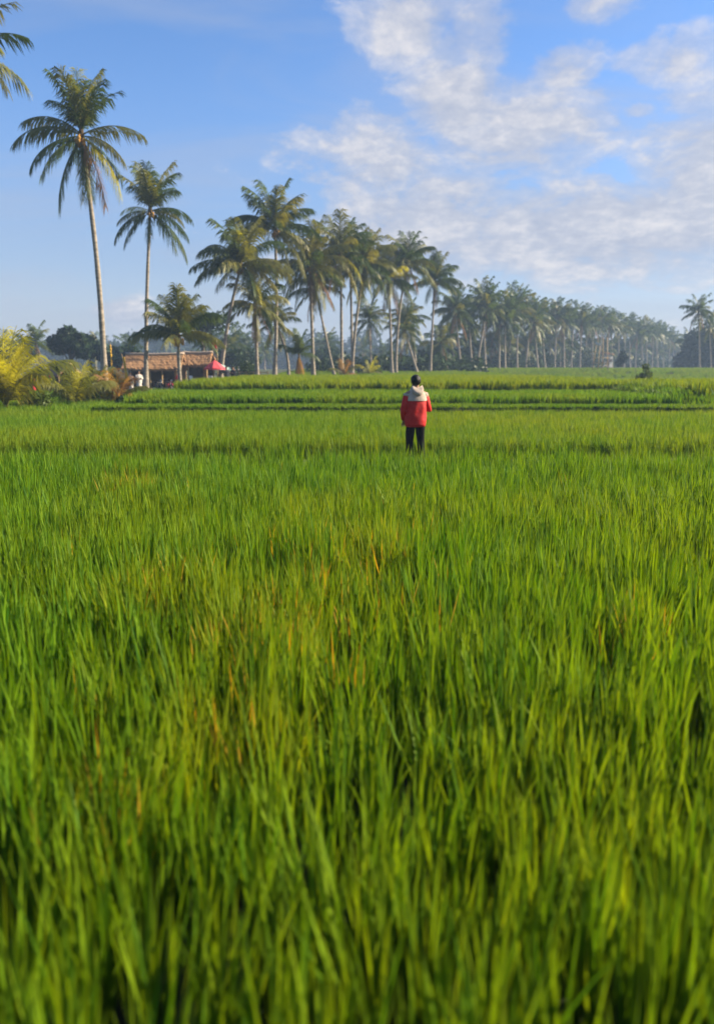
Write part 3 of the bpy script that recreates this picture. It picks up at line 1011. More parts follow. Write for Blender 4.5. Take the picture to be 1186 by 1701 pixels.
# ------------------------------------------------------------------ leafy trees and shrubs
def leaf_cloud(m, lobes, n, size, seed):
    r = np.random.default_rng(seed)
    vol = np.array([l[3] * l[4] * l[5] for l in lobes]) ** .67
    pick = r.choice(len(lobes), n, p=vol / vol.sum())
    vs, fs = [], []
    for k in range(n):
        cx, cy, cz, rx, ry, rz = lobes[pick[k]]
        d = r.normal(size=3)
        d /= np.linalg.norm(d)
        rad = r.uniform(.55, 1.08)
        p = np.array([cx, cy, cz]) + d * rad * np.array([rx, ry, rz])
        a = r.normal(size=3) + d * .4
        a /= np.linalg.norm(a)
        b = np.cross(a, r.normal(size=3))
        b /= np.linalg.norm(b)
        s = size * r.uniform(.6, 1.3)
        o = len(vs)
        vs += [p - a * s * .5, p + b * s * .32, p + a * s * .6, p - b * s * .32]
        fs.append((o, o + 1, o + 2, o + 3))
    m.add(vs, fs)


def broad_tree(name, label, px, Y, top_py, width_px, zb, mat, n=2500, leaf=.5, seed=1, flat=.6, trunk_f=.45, group=None, nl=11):
    r = random.Random(seed)
    x = atx(px, Y, zb)
    top = at(px, top_py, Y).z
    H = top - zb
    W = width_px / F * Y / 2
    t = thing(name, label, 'tree' if name.endswith('tree') else 'shrub', (x, Y, zb), 0, group)
    lobes = []
    for i in range(nl):
        a = r.uniform(0, 6.28)
        q = math.sqrt(r.random())
        zz = H * (trunk_f + (1 - trunk_f) * r.uniform(.15, .85) * (1 - .45 * q))
        sr = W * r.uniform(.28, .5)
        lobes.append((math.cos(a) * q * W * .72, math.sin(a) * q * W * .72, zz, sr, sr, min(sr * flat * 1.3, (H - zz) * 1.0 + .1)))
    lobes.append((0, 0, H * .82, W * .42, W * .42, H * .18))
    m = MB()
    m.tube([(0, 0, -.2), (.1, 0, H * trunk_f * .6), (0, .1, H * .8)], [max(.05, H * .035), H * .025, H * .008], 7)
    for l in lobes[:6]:
        m.tube([(0.05, 0, H * trunk_f * .6), (l[0] * .5, l[1] * .5, (l[2] + H * trunk_f * .7) / 2), (l[0], l[1], l[2])], [H * .014, H * .01, H * .004], 5)
    m.build('trunk' if name.endswith('tree') else 'stem', TREEBARK, t)
    c = MB()
    leaf_cloud(c, lobes, n, leaf, seed)
    c.build('crown' if name.endswith('tree') else 'foliage', mat, t, smooth=False)
    return t


broad_tree('broad_tree', 'broad dark tree behind the small hut at the far left', 118, 105, 541, 74, .5, LEAFD, 3600, .55, 1)
broad_tree('broad_tree', 'lower dark tree right of the broad one at the left', 152, 112, 556, 60, .6, LEAFD, 2400, .55, 2)
broad_tree('broad_tree', 'hazy bushy tree at the left behind the yellow palm', 30, 130, 572, 90, .8, LEAFD, 2400, .6, 3)
broad_tree('spreading_tree', 'thin flat topped tree with open branches behind the bushy palm', 338, 110, 508, 110, .6, LEAF, 1500, .55, 4, .35, .6)
broad_tree('broad_tree', 'rounded tree behind the short palm with dead leaves', 205, 115, 575, 80, .6, LEAFD, 2200, .6, 5)
broad_tree('broad_tree', 'hazy leafy tree left of the leaning palm trunk', 388, 120, 580, 90, .9, LEAF, 2600, .55, 6)
broad_tree('broad_tree', 'dark rounded tree mass at the right edge of the picture', 1190, 185, 543, 132, 1.4, LEAFD, 10000, 1.1, 7, .9, .05)
broad_tree('broad_tree', 'lower dark tree left of the rounded mass at the right', 1146, 205, 576, 60, 1.4, LEAFD, 3600, 1.0, 8, .9, .05)
broad_tree('small_tree', 'small dark tree in front of the far palm row at the right', 1032, 150, 582, 24, 1.45, LEAFD, 1400, .4, 9, .9, .25)
broad_tree('broad_tree', 'hazy tree under the near palm row left of centre', 545, 150, 578, 70, 1.4, LEAF, 2000, .6, 10)
broad_tree('broad_tree', 'leafy tree filling the gap under the palms right of centre', 745, 150, 578, 70, 1.45, LEAFD, 2000, .6, 11)
broad_tree('broad_tree', 'leafy thicket tree under the palm row right of centre', 880, 170, 582, 80, 1.5, LEAFD, 2000, .6, 12, .9, .15)
broad_tree('broad_tree', 'leafy thicket tree under the far palm row', 960, 195, 580, 80, 1.5, LEAF, 2000, .6, 13, .9, .15)
broad_tree('shrub', 'dark green bush at the foot of the yellow young palm', 62, 32, 652, 62, .03, LEAFY, 2400, .12, 20, .9, .05)
broad_tree('shrub', 'grassy bush in front of the small dark hut', 100, 40, 648, 44, .03, LEAFY, 1700, .14, 28, .9, .05)
broad_tree('shrub', 'low leafy bush under the people in white', 205, 33, 660, 40, .03, LEAF, 1800, .10, 21, .9, .05)
broad_tree('shrub', 'ragged bush between the two upright young palms', 148, 36, 640, 40, .03, LEAFY, 1900, .12, 22, .9, .05)
broad_tree('shrub', 'dark shrubs behind the tall palm trunk', 180, 50, 612, 60, .0, LEAFD, 2200, .2, 23, .9, .05)
broad_tree('shrub', 'yellow green bush at the foot of the middle palm trunks', 625, 86, 606, 26, 1.0, LEAFY, 1200, .18, 24, .9, .05)
broad_tree('shrub', 'low dark bush beside the small terrace palm at the right', 1070, 60, 604, 34, .3, LEAFY, 1500, .16, 25, .9, .05)
broad_tree('shrub', 'bush beside the fence right of the umbrellas', 405, 74, 600, 46, .5, LEAF, 1600, .2, 26, .9, .05)


def build_wood():
    m = MB()
    r = random.Random(5)
    for j in range(2):
        lobes = []
        for i in range(150):
            x = -330 + 720 * (i + r.random()) / 150
            y = 330 + 60 * j + r.uniform(-22, 22)
            h = (11.5 + 4 * j) * (.75 + .5 * float(vnoise(np.array([x]), np.array([0.0]), 30, 3 + j)[0])) * r.uniform(.85, 1.1)
            if x > 135:
                h *= .8
            wd = r.uniform(4, 8)
            lobes.append((x, y, h * .45 + 1.5, wd, 5, h * .55))
            lobes.append((x + r.uniform(-3, 3), y, h * .75, wd * .5, 4, h * .3))
        leaf_cloud(m, lobes, 26000, 2.6, 40 + j)
        leaf_cloud(m, [(l[0], l[1] + 6, 2.5, 7, 3, 3.5) for l in lobes[::2]], 9000, 3.0, 60 + j)
    o = m.build('distant_wood', LEAFD, smooth=False)
    tag(o, 'blue hazy belt of distant trees behind the palm trunks', 'wood', None, 'stuff')


build_wood()


def build_undergrowth():
    r = random.Random(8)
    m = MB()
    lobes = []
    for (bx, Y, tx, ty) in row[2:] + [(760, 128, 0, 0), (735, 124, 0, 0), (705, 130, 0, 0)]:
        for q in range(4):
            yy = Y + r.uniform(8, 30)
            x = atx(bx + r.uniform(-9, 9), yy, 2)
            h = r.uniform(1.6, 4.2)
            lobes.append((x, yy, gz(x, yy) + h * .45, r.uniform(1.2, 2.6), 2.0, h * .55))
    for q in range(120):
        yy = r.uniform(104, 140)
        x = atx(r.uniform(535, 800), yy, 2)
        h = r.uniform(.8, 3.0)
        lobes.append((x, yy, gz(x, yy) + h * .4, r.uniform(.9, 2.4), 1.6, h * .5))
    leaf_cloud(m, lobes, 34000, .7, 77)
    o = m.build('grove_undergrowth', LEAF, smooth=False)
    tag(o, 'tangled undergrowth among the trunks of the far palm row', 'undergrowth', None, 'stuff')


build_undergrowth()


# ------------------------------------------------------------------ huts
def thatched_hut(label, loc, rz, W, D, eave, ridge, mat, walls, posts, hip=0.0, seed=1, over=.35):
    """gabled thatched shelter, ridge along local x, front at -y"""
    r = random.Random(seed)
    t = thing('thatched_hut', label, 'hut', loc, rz)
    hw, hd = W / 2 + over, D / 2 + over
    rw = W / 2 + over - hip
    roof = MB()
    nc = 5

    def sag(u):
        return -.06 * math.sin(u * math.pi) + r.uniform(-.015, .015)
    # roof: thick shell, both slopes with overlapping courses
    nx = 26
    for s in (-1, 1):
        grid = []
        for j in range(nc * 2 + 1):
            f = j / (nc * 2)
            rowp = []
            for i in range(nx + 1):
                u = i / nx
                xh = rw + (hw - rw) * f
                z = ridge + (eave - ridge) * f + sag(u) + (.035 if j % 2 else 0) + r.uniform(-.02, .02)
                yy = s * hd * f
                if j == nc * 2:
                    z += r.uniform(-.07, .04)
                rowp.append(Vector((-xh + 2 * xh * u, yy, z)))
            grid.append(rowp)
        w = nx + 1
        vs = [p for rowp in grid for p in rowp]
        lo = [p + Vector((0, -s * .02, -.14)) for p in vs]
        k = len(vs)
        fs = []
        for j in range(nc * 2):
            for i in range(nx):
                q = (j * w + i, j * w + i + 1, (j + 1) * w + i + 1, (j + 1) * w + i)
                fs.append(q if s < 0 else q[::-1])
                ql = tuple(a + k for a in q)
                fs.append(ql[::-1] if s < 0 else ql)
        e0 = nc * 2 * w
        for i in range(nx):
            fs.append((e0 + i, e0 + i + 1, e0 + i + 1 + k, e0 + i + k))
        for j in range(nc * 2):
            for c in (0, nx):
                fs.append((j * w + c, (j + 1) * w + c, (j + 1) * w + c + k, j * w + c + k))
        roof.add(vs + lo, fs)
    ro = roof.build('roof', mat, t, smooth=False)
    fr = MB()
    for i in range(150):
        u = r.random()
        x = -hw + 2 * hw * u
        s = -1 if i % 4 else 1
        ln = r.uniform(.08, .24)
        a = Vector((x, s * (hd - .02), eave - .03 + sag(u)))
        b = a + Vector((r.uniform(-.05, .05), s * .03, -ln))
        ww = r.uniform(.02, .045)
        fr.add([a + Vector((-ww, 0, 0)), a + Vector((ww, 0, 0)), b + Vector((ww * .2, 0, 0)), b - Vector((ww * .2, 0, 0))], [(0, 1, 2, 3)])
    fr.build('thatch_fringe', mat, ro, smooth=False)
    rc = MB()
    rc.tube([(-rw - .05 + 2 * (rw + .05) * i / 10, 0, ridge + .06 + sag(i / 10)) for i in range(11)], [.10 + r.uniform(-.015, .015) for _ in range(11)], 8)
    rc.build('ridge_cap', RIDGE, ro)
    for (x, y, rad) in posts:
        z = ridge + (eave - ridge) * abs(y) / hd
        p = MB()
        p.tube([(x, y, -.1), (x + r.uniform(-.03, .03), y, z * .5), (x, y, z - .06)], [rad, rad * .94, rad * .88], 8)
        p.build('post', BAMBOO, t)
    bm = MB()
    bm.tube([(-W / 2, -D / 2, eave + .02), (W / 2, -D / 2, eave + .02)], .045, 6)
    bm.build('beam', WOOD, t)
    for (c, s, mt) in walls:
        b = MB()
        b.box(c, s)
        b.build('wall', mt, t, smooth=False)
    return t


HY = 60.0
hx0, hx1 = atx(207, HY, 1), atx(299, HY, 1)
W1 = hx1 - hx0 - .5
thatched_hut('long open thatched hut with pale ridge and bamboo posts', ((hx0 + hx1) / 2, HY + 1.2, 0.0), R(3), W1, 2.6, 1.82, 2.86, THATCH,
             [((0, 1.28, .9), (W1, .08, 1.7), WOOD), ((-W1 / 2 + .04, .2, .85), (.07, 2.1, 1.6), WOOD), ((W1 / 2 - .1, -.9, .85), (.35, .1, 1.7), MAT_WALL), ((-W1 * .34, -.2, .45), (1.1, .9, .8), WOOD)],
             [(-W1 / 2 + .05, -1.25, .06), (-.05 * W1, -1.27, .085), (.2 * W1, -1.25, .055), (W1 / 2 - .03, -1.25, .07), (W1 / 2, 1.2, .06), (-W1 / 2, 1.2, .06)])
hx0, hx1 = atx(300, 62, 1), atx(352, 62, 1)
W2 = hx1 - hx0 - .4
thatched_hut('smaller thatched hut with woven bamboo front right of the bushy palm', ((hx0 + hx1) / 2 - .05, 62 + 1.0, 0.2), R(-4), W2, 2.2, 1.92, 2.80, THATCH,
             [((0, 1.05, .9), (W2, .08, 1.8), WOOD), ((-W2 / 2 + .2, -1.0, .9), (.38, .08, 1.75), MAT_WALL), ((W2 / 2 - .18, -1.0, .9), (.26, .08, 1.75), MAT_WALL), ((0, -.3, .5), (1.2, .5, .9), WOOD)],
             [(-W2 / 2, -1.06, .06), (W2 / 2, -1.06, .06), (W2 / 2, 1.0, .06), (-W2 / 2, 1.0, .06)], hip=.15, seed=2)
thatched_hut('small dark hut with brown thatch at the far left', (atx(93, 74, 1), 75.5, 0.05), R(-38), 2.6, 2.2, 1.15, 2.05, THATCHD,
             [((0, 1.05, .6), (2.5, .08, 1.2), WOOD), ((-1.25, 0, .8), (.07, 2.0, 1.5), WOOD)],
             [(-1.25, -1.05, .05), (1.25, -1.05, .05), (1.25, 1.0, .05), (-1.25, 1.0, .05)], seed=3)


def parasol(label, px, Y, top_py, rim_py, width_px, zb, mat):
    x = atx(px, Y, zb)
    zt, zr = at(px, top_py, Y).z - zb, at(px, rim_py, Y).z - zb
    rad = width_px / F * Y / 2
    t = thing('parasol', label, 'umbrella', (x, Y, zb))
    p = MB()
    p.tube([(0, 0, -.05), (0, 0, zt - .02)], .022, 6)
    p.build('pole', METAL, t)
    c = MB()
    n = 8
    vs = [Vector((0, 0, zt))]
    for k, f in enumerate((.5, 1.0)):
        for i in range(16):
            a = math.pi * 2 * i / 16
            rr = rad * f * (1 if i % 2 == 0 else .95)
            z = zt + (zr - zt) * (f ** 1.15) - (0.03 * f if i % 2 else 0)
            vs.append(Vector((math.cos(a) * rr, math.sin(a) * rr, z)))
    for i in range(16):
        a = math.pi * 2 * i / 16
        rr = rad * (1 if i % 2 == 0 else .95)
        vs.append(Vector((math.cos(a) * rr, math.sin(a) * rr, zr - .14)))
    fs = [(0, 1 + i, 1 + (i + 1) % 16) for i in range(16)]
    for lay in (0, 1):
        o = 1 + lay * 16
        fs += [(o + i, o + 16 + i, o + 16 + (i + 1) % 16, o + (i + 1) % 16) for i in range(16)]
    c.add(vs, fs)
    c.build('canopy', mat, t, smooth=False)
    for i in range(n):
        a = math.pi * 2 * i / n
        b = MB()
        b.tube([(0, 0, zt - .05), (math.cos(a) * rad * .97, math.sin(a) * rad * .97, zr - .02)], .008, 4)
        b.build('rib', METAL, t)
    return t


parasol('red parasol beside the smaller hut', 358, 61, 598, 611, 34, .1, PINKRED)
parasol('pale teal parasol partly behind the leaning palm trunk', 369, 63.5, 605, 612, 30, .1, TEAL)


def flag():
    Y, px = 66, 362
    x = atx(px, Y, 1)
    t = thing('flag_pole', 'drooping red and white flag on a pole above the parasols', 'flag', (x, Y, .2))
    zt = at(px, 562, Y).z - .2
    p = MB()
    p.tube([(0, 0, 0), (0.03, 0, zt * .6), (0, 0, zt)], [.035, .03, .018], 6)
    p.build('pole', BAMBOO, t)
    top, mid, bot = zt - .15, zt - .8, zt - 1.45
    for (za, zb_, mt, nm) in ((top, mid, REDCLOTH, 'red_band'), (mid, bot, WHITE, 'white_band')):
        m = MB()
        vs, fs = [], []
        for j in range(5):
            for i in range(7):
                u = i / 6
                z = za + (zb_ - za) * j / 4
                wv = .40 if nm == 'red_band' else .40 - .18 * j / 4
                vs.append(Vector((.02 - u * wv, .05 * math.sin(u * 9 + j * .4), z - .12 * u)))
        for j in range(4):
            for i in range(6):
                a = j * 7 + i
                fs.append((a, a + 1, a + 8, a + 7))
        m.add(vs, fs)
        m.build(nm, mt, t)


flag()


def penjor(label, px, Y, top_py, hang_px):
    x = atx(px, Y, 0)
    zt = at(px, top_py, Y).z
    t = thing('bamboo_festival_pole', label, 'pole', (x, Y, 0))
    m = MB()
    pts = [Vector((0, 0, -.1)), Vector((.02, 0, zt * .5)), Vector((0, 0, zt * .85)), Vector((.12 * hang_px, 0, zt)), Vector((.36 * hang_px, 0, zt - .05)), Vector((.5 * hang_px, 0, zt - .35))]
    m.tube(pts, [.04, .035, .028, .022, .016, .01], 6)
    m.build('pole', BAMBOO, t)
    h = MB()
    e = pts[-1]
    for k in range(7):
        z = e.z - .12 - k * .2
        h.ball((e.x, 0, z), (.07 if k % 2 else .045, .06, .12), 6, 4)
    h.build('hanging_ornament', YELLOWC, t)
    return t


penjor('bamboo festival pole with yellow hanging ornament left of the long hut', 176, 52, 562, 1)
# yellow ceremonial banner
Yb = 50
xb = atx(210, Yb, 0)
t = thing('tall_banner', 'narrow yellow banner on a pole in front of the long hut', 'banner', (xb, Yb, 0))
m = MB()
m.tube([(0, 0, -.1), (0, 0, 1.6), (-.12, 0, 2.7)], [.03, .025, .012], 6)
m.build('pole', BAMBOO, t)
m = MB()
vs = []
for j in range(9):
    f = j / 8
    for i in range(4):
        vs.append(Vector((.02 + i / 3 * .24 * (1 - .5 * f) - .1 * f, .03 * math.sin(i * 2 + j), .75 + 1.75 * f)))
m.add(vs, [(j * 4 + i, j * 4 + i + 1, (j + 1) * 4 + i + 1, (j + 1) * 4 + i) for j in range(8) for i in range(3)])
m.build('cloth', YELLOWC, t)


# ------------------------------------------------------------------ motorbikes, chairs, fence, tower, house
def wheel_mesh(r0=.27):
    m = MB()
    n = 18
    ring = []
    for i in range(n):
        a = 2 * math.pi * i / n
        c = Vector((math.cos(a) * r0, 0, math.sin(a) * r0))
        rr = []
        for k in range(6):
            b = 2 * math.pi * k / 6
            rr.append(c + c.normalized() * math.cos(b) * .045 + Vector((0, 1, 0)) * math.sin(b) * .04)
        ring.append(rr)
    vs = [p for r_ in ring for p in r_]
    m.add(vs, [(i * 6 + k, ((i + 1) % n) * 6 + k, ((i + 1) % n) * 6 + (k + 1) % 6, i * 6 + (k + 1) % 6) for i in range(n) for k in range(6)])
    return m


def motorbike(label, loc, rz, paint):
    t = thing('motorbike', label, 'motorbike', loc, rz, 'motorbikes parked in the long hut')
    for x in (-.58, .58):
        w = wheel_mesh().build('wheel', TYRE, t, loc=(x, 0, .31))
        h = MB()
        h.tube([(0, -.05, 0), (0, .05, 0)], .05, 8)
        for k in range(6):
            a = k * math.pi / 3
            h.tube([(0, 0, 0), (math.cos(a) * .25, 0, math.sin(a) * .25)], .01, 4)
        h.build('rim', METAL, w)
    b = MB()
    b.rings([[Vector((x, y * w, z + zo)) for (y, zo) in ((-1, -.12), (-1, .05), (-.5, .14), (.5, .14), (1, .05), (1, -.12))]
             for (x, z, w) in ((-.75, .62, .05), (-.45, .60, .13), (-.1, .42, .12), (.15, .40, .12), (.36, .62, .15), (.46, .85, .10))])
    b.build('body', paint, t)
    s = MB()
    s.rings([[Vector((x, y * w, z + zo)) for (y, zo) in ((-1, -.03), (-.7, .05), (.7, .05), (1, -.03))] for (x, z, w) in ((-.72, .80, .08), (-.4, .78, .14), (-.05, .72, .11))])
    s.build('seat', BIKEBLK, t)
    f = MB()
    f.tube([(.58, -.07, .31), (.42, -.07, .85)], .022, 6)
    f.tube([(.58, .07, .31), (.42, .07, .85)], .022, 6)
    f.build('fork', METAL, t)
    h = MB()
    h.tube([(.32, -.34, 1.02), (.40, -.1, .98), (.40, .1, .98), (.32, .34, 1.02)], .018, 6)
    h.build('handlebar', BIKEBLK, t)
    l = MB()
    l.ball((.47, 0, .90), (.06, .09, .07), 8, 6)
    l.build('headlight', METAL, t)
    g = MB()
    g.rings([[Vector((x, y * .06, z)) for y in (-1, 1)] + [Vector((x, y * .06, z - .02)) for y in (1, -1)] for (x, z) in ((.30, .56), (.45, .68), (.62, .69), (.80, .58))])
    g.build('mudguard', paint, t)
    e = MB()
    e.tube([(-.7, -.14, .33), (-.3, -.14, .30), (0, -.12, .3)], [.045, .04, .02], 7)
    e.build('exhaust', METAL, t)
    return t


motorbike('red motorbike parked under the long hut near the bushy palm', (atx(281, 59, 0), 59.3, 0), R(-58), BIKERED)
motorbike('dark motorbike parked under the middle of the long hut', (atx(262, 59, 0), 59.4, 0), R(-50), BIKEBLK)


def chair(label, loc, rz):
    t = thing('plastic_chair', label, 'chair', loc, rz, 'white chairs beside the smaller hut')
    for x in (-.2, .2):
        for y in (-.2, .2):
            l = MB()
            l.tube([(x * 1.15, y * 1.15, 0), (x, y, .43)], .025, 5)
            l.build('leg', PLASTIC, t)
    s = MB()
    s.box((0, 0, .44), (.46, .46, .04))
    s.build('seat', PLASTIC, t, smooth=False)
    b = MB()
    b.rings([[Vector((x, .22 + o + .10 * f - .06 * (1 - (x / .22) ** 2) * 0, .46 + .42 * f)) for x in (-.22, -.08, .08, .22) for o in (0,)] +
             [Vector((x, .25 + .10 * f, .46 + .42 * f)) for x in (.22, .08, -.08, -.22)] for f in (0, .5, 1.0)])
    b.build('backrest', PLASTIC, t, smooth=False)
    for x in (-.24, .24):
        a = MB()
        a.box((x, .02, .64), (.05, .42, .035))
        a.box((x, -.18, .54), (.045, .05, .17))
        a.build('armrest', PLASTIC, t, smooth=False)
    return t


chair('white plastic chair left, by the door of the smaller hut', (atx(322, 60, .5), 60.4, .38), R(70))
chair('white plastic chair right, below the red parasol', (atx(343, 60, .5), 60.6, .38), R(-30))

t = thing('wooden_fence', 'low wooden rail fence between the palms right of the parasols', 'fence', (atx(398, 70, .8), 70, gz(atx(398, 70, .8), 70)), 0)
for i in range(5):
    p = MB()
    p.tube([(i * .62, 0, -.1), (i * .62 + .02, 0, .85)], .04, 6)
    p.build('post', WOOD, t)
for z in (.3, .55, .78):
    p = MB()
    p.box((1.25, -.05, z), (2.6, .03, .07), (0, random.uniform(-.01, .01), 0))
    p.build('rail', BAMBOO, t, smooth=False)


def tower():
    Y = 125
    z0 = gz(40, Y)
    t = thing('bamboo_lookout', 'small orange bamboo lookout in front of the far palm row', 'lookout', (atx(996, Y, z0), Y, z0), R(12))
    for x in (-.8, .8):
        for y in (-.8, .8):
            p = MB()
            p.tube([(x * 1.1, y * 1.1, -.1), (x * .7, y * .7, 4.6 + x * .8)], .07, 6)
            p.build('post', BAMBOO, t)
    b = MB()
    b.box((0, 0, 1.3), (2.0, 2.0, .12))
    b.build('platform', BAMBOO, t, smooth=False)
    for y in (-.82, .82):
        b = MB()
        b.tube([(-.85, y, .1), (.85, y, 1.2)], .04, 5)
        b.build('brace', BAMBOO, t)
        b = MB()
        b.tube([(-.9, y, 2.1), (.9, y, 2.1)], .04, 5)
        b.build('rail', BAMBOO, t)
    for x in (-.8, .8):
        b = MB()
        b.tube([(x, -.85, 2.9), (x, .85, 3.0)], .04, 5)
        b.build('crosspiece', BAMBOO, t)


tower()


def house(label, px, Y, W, D, h, rh, rz):
    z0 = gz(50, Y)
    t = thing('house', label, 'house', (atx(px, Y, z0 + 1), Y, z0), rz)
    m = MB()
    m.box((0, 0, h / 2), (W, D, h))
    wl = m.build('wall', PLASTER, t, smooth=False)
    r_ = MB()
    a, b = W / 2 + .4, D / 2 + .4
    r_.add([(-a, -b, h - .05), (a, -b, h - .05), (a, b, h - .05), (-a, b, h - .05), (-a * .5, 0, h + rh), (a * .5, 0, h + rh)], [(0, 1, 5, 4), (1, 2, 5), (2, 3, 4, 5), (3, 0, 4), (3, 2, 1, 0)])
    r_.build('roof', TILE, t, smooth=False)
    for x in (-W * .3, W * .3):
        q = MB()
        q.box((x, -D / 2 - .01, h * .6), (.9, .06, .9))
        w_ = q.build('window', WOOD, t, smooth=False)
        q = MB()
        q.box((x, -D / 2 - .06, h * .6 - .5), (1.05, .12, .08))
        q.build('sill', PLASTER, w_, smooth=False)
    q = MB()
    q.box((0, -D / 2 - .01, h * .4), (.9, .06, h * .8))
    q.build('door', WOOD, t, smooth=False)


house('small white walled house among the far palms on the right', 1003, 215, 3.0, 3.0, 4.0, .6, R(20))


# ------------------------------------------------------------------ people
def skin_body(name, joints, edges, radii, mat, parent, sub=2, root=0):
    me = bpy.data.meshes.new(name)
    me.from_pydata([tuple(j) for j in joints], edges, [])
    me.materials.append(mat)
    o = link(name, me, parent)
    md = o.modifiers.new('skin', 'SKIN')
    md.use_smooth_shade = True
    if not me.skin_vertices:
        return o
    sv = me.skin_vertices[0].data
    for i, rr in enumerate(radii):
        sv[i].radius = rr if hasattr(rr, '__len__') else (rr, rr)
        sv[i].use_root = (i == root)
    ss = o.modifiers.new('subsurf', 'SUBSURF')
    ss.levels = ss.render_levels = sub
    return o


def ring(cx, cy, z, rx, ry, n=24, fold=0.0, seed=0, front=0.0):
    r = random.Random(seed)
    ph = [r.uniform(0, 6.28) for _ in range(3)]
    out = []
    for k in range(n):
        a = 2 * math.pi * k / n
        d = 1 + fold * (math.sin(5 * a + ph[0]) + .6 * math.sin(9 * a + ph[1]))
        # squarer than an ellipse
        ca, sa = math.cos(a), math.sin(a)
        e = .86
        out.append(Vector((cx + math.copysign(abs(ca) ** e, ca) * rx * d, cy + math.copysign(abs(sa) ** e, sa) * ry * d, z)))
    return out


def person(label, loc, rz, H, top_mat, leg_mat, pose, hair=True, detail=True, yoke=None, group=None, legs='trousers'):
    """a figure facing local +y; pose gives elbow and wrist points of the left (-x) and right (+x) arm for a height of 1.70 m"""
    t = thing('person', label, 'person', loc, rz, group)
    k = H / 1.70
    root = t
    t.scale = (k, k, k)
    lE, lW, rE, rW = [Vector(p) for p in pose]
    J = [(0, 0, .90), (0, 0, 1.05), (0, .005, 1.20), (0, 0, 1.36), (0, .005, 1.46), (0, .02, 1.55), (0, .035, 1.61), (0, .03, 1.665)]
    E = [(0, 1), (1, 2), (2, 3), (3, 4), (4, 5), (5, 6), (6, 7)]
    RD = [(.135, .10), (.125, .095), (.14, .10), (.13, .095), .055, (.068, .080), (.078, .092), (.058, .07)]

    def chain(start, pts, rads):
        prev = start
        for p, q in zip(pts, rads):
            J.append(tuple(p))
            RD.append(q)
            E.append((prev, len(J) - 1))
            prev = len(J) - 1
        return prev
    hl = hr = None
    for s, e_, w_ in ((-1, lE, lW), (1, rE, rW)):
        sh = Vector((s * .175, 0, 1.375))
        end = chain(3, [sh, sh.lerp(e_, .5), e_, e_.lerp(w_, .5), w_], [.062, .052, .044, .038, .027])
        d = (w_ - e_).normalized()
        palm_ = w_ + d * .055
        side = d.cross(Vector((0, 0, 1)))
        side = side.normalized() if side.length > .2 else Vector((0, 1, 0))
        nrm = side.cross(d)
        pe = chain(end, [palm_], [(.036, .018)])
        if detail:
            for q, ln in zip((-.028, -.010, .010, .028), (.062, .075, .07, .055)):
                b = palm_ + d * .03 + side * q
                chain(pe, [b, b + d * ln * .5 + nrm * .008, b + d * ln * .85 + nrm * -.02], [.0095, .0085, .0065])
            tb = w_ + d * .02 + side * (-.034 * s)
            chain(end, [tb, tb + d * .035 + side * (-.018 * s), tb + d * .065 + side * (-.02 * s)], [.012, .010, .008])
    for s in (-1, 1):
        hip = Vector((s * .085, 0, .86))
        kn = Vector((s * .10, .02, .48))
        an = Vector((s * .105, -.01, .09))
        chain(0, [hip, hip.lerp(kn, .5), kn, kn.lerp(an, .4), an, an + Vector((s * .01, .07, -.045)), an + Vector((s * .02, .15, -.06))],
              [.088, .074, .054, .054, .036, (.04, .035), (.036, .022)])
    skin_body('body', J, E, RD, SKIN, t, 2)
    # face and ears
    f = MB()
    f.ball((0, .118, 1.600), (.014, .02, .024), 6, 5)
    f.build('nose', SKIN, t)
    for s in (-1, 1):
        e = MB()
        e.ball((s * .078, .018, 1.60), (.012, .022, .034), 7, 6)
        e.build('ear', SKIN, t)
        if detail:
            e = MB()
            e.ball((s * .03, .108, 1.625), (.013, .008, .008), 6, 4)
            e.build('eye', BIKEBLK, t)
    if detail:
        e = MB()
        e.tube([(-.024, .106, 1.555), (0, .115, 1.552), (.024, .106, 1.555)], [.004, .006, .004], 5)
        e.build('mouth', REDCLOTH, t)
    h = MB()

    def hairfn(p, q):
        r_ = 1 + .05 * math.sin(p.x * 15 + p.z * 9) * math.sin(p.y * 11 + 2) + .03 * math.sin(p.z * 23 + p.x * 19)
        q = q * r_
        if p.z < .1 and p.y > -.15:          # leave the face and ears free
            q = Vector((q.x * .80, min(q.y, .02) * .9, max(q.z, -.05)))
        if p.z < -.55:
            q.x *= .85
        return q
    h.ball((0, .014, 1.618), (.096, .112, .112), 26, 18, hairfn)
    h.build('hair', HAIR, t)
    # trousers
    if legs == 'trousers':
        for s in (-1, 1):
            m = MB()
            rr = []
            sp = .022 if s > 0 else 0.0
            for i, (z, cx, rx, ry) in enumerate(((.98, .062, .088, .118), (.88, .078, .092, .118), (.80, .086, .086, .105), (.65, .094, .078, .09), (.48, .10, .068, .078), (.30, .104, .064, .074), (.10, .108, .062, .078), (.05, .108, .064, .08))):
                rr.append(ring(s * cx + sp * (1 - z), .0 + (.01 if i in (3, 4) else -.005) + (.05 * (1 - z) if s < 0 else 0), z, rx * (1 + .05 * ((i * 5 + int(s)) % 3 - 1)), ry, 16, .03 if i > 2 else 0, i + int(s)))
            m.rings(rr[::-1])
            m.build('trouser_leg', leg_mat, t)
            m = MB()
            m.ball((s * .118, .06, .035), (.046, .135, .045), 10, 6)
            m.build('shoe', TYRE, t)
    else:
        m = MB()
        m.rings([ring(0, 0, z, rx, ry, 20, fo, 4) for (z, rx, ry, fo) in ((.12, .19, .17, .03), (.4, .185, .165, .025), (.7, .18, .155, .015), (.92, .165, .13, .0), (1.0, .15, .115, 0))])
        m.build('sarong', leg_mat, t)
    # jacket body
    m = MB()
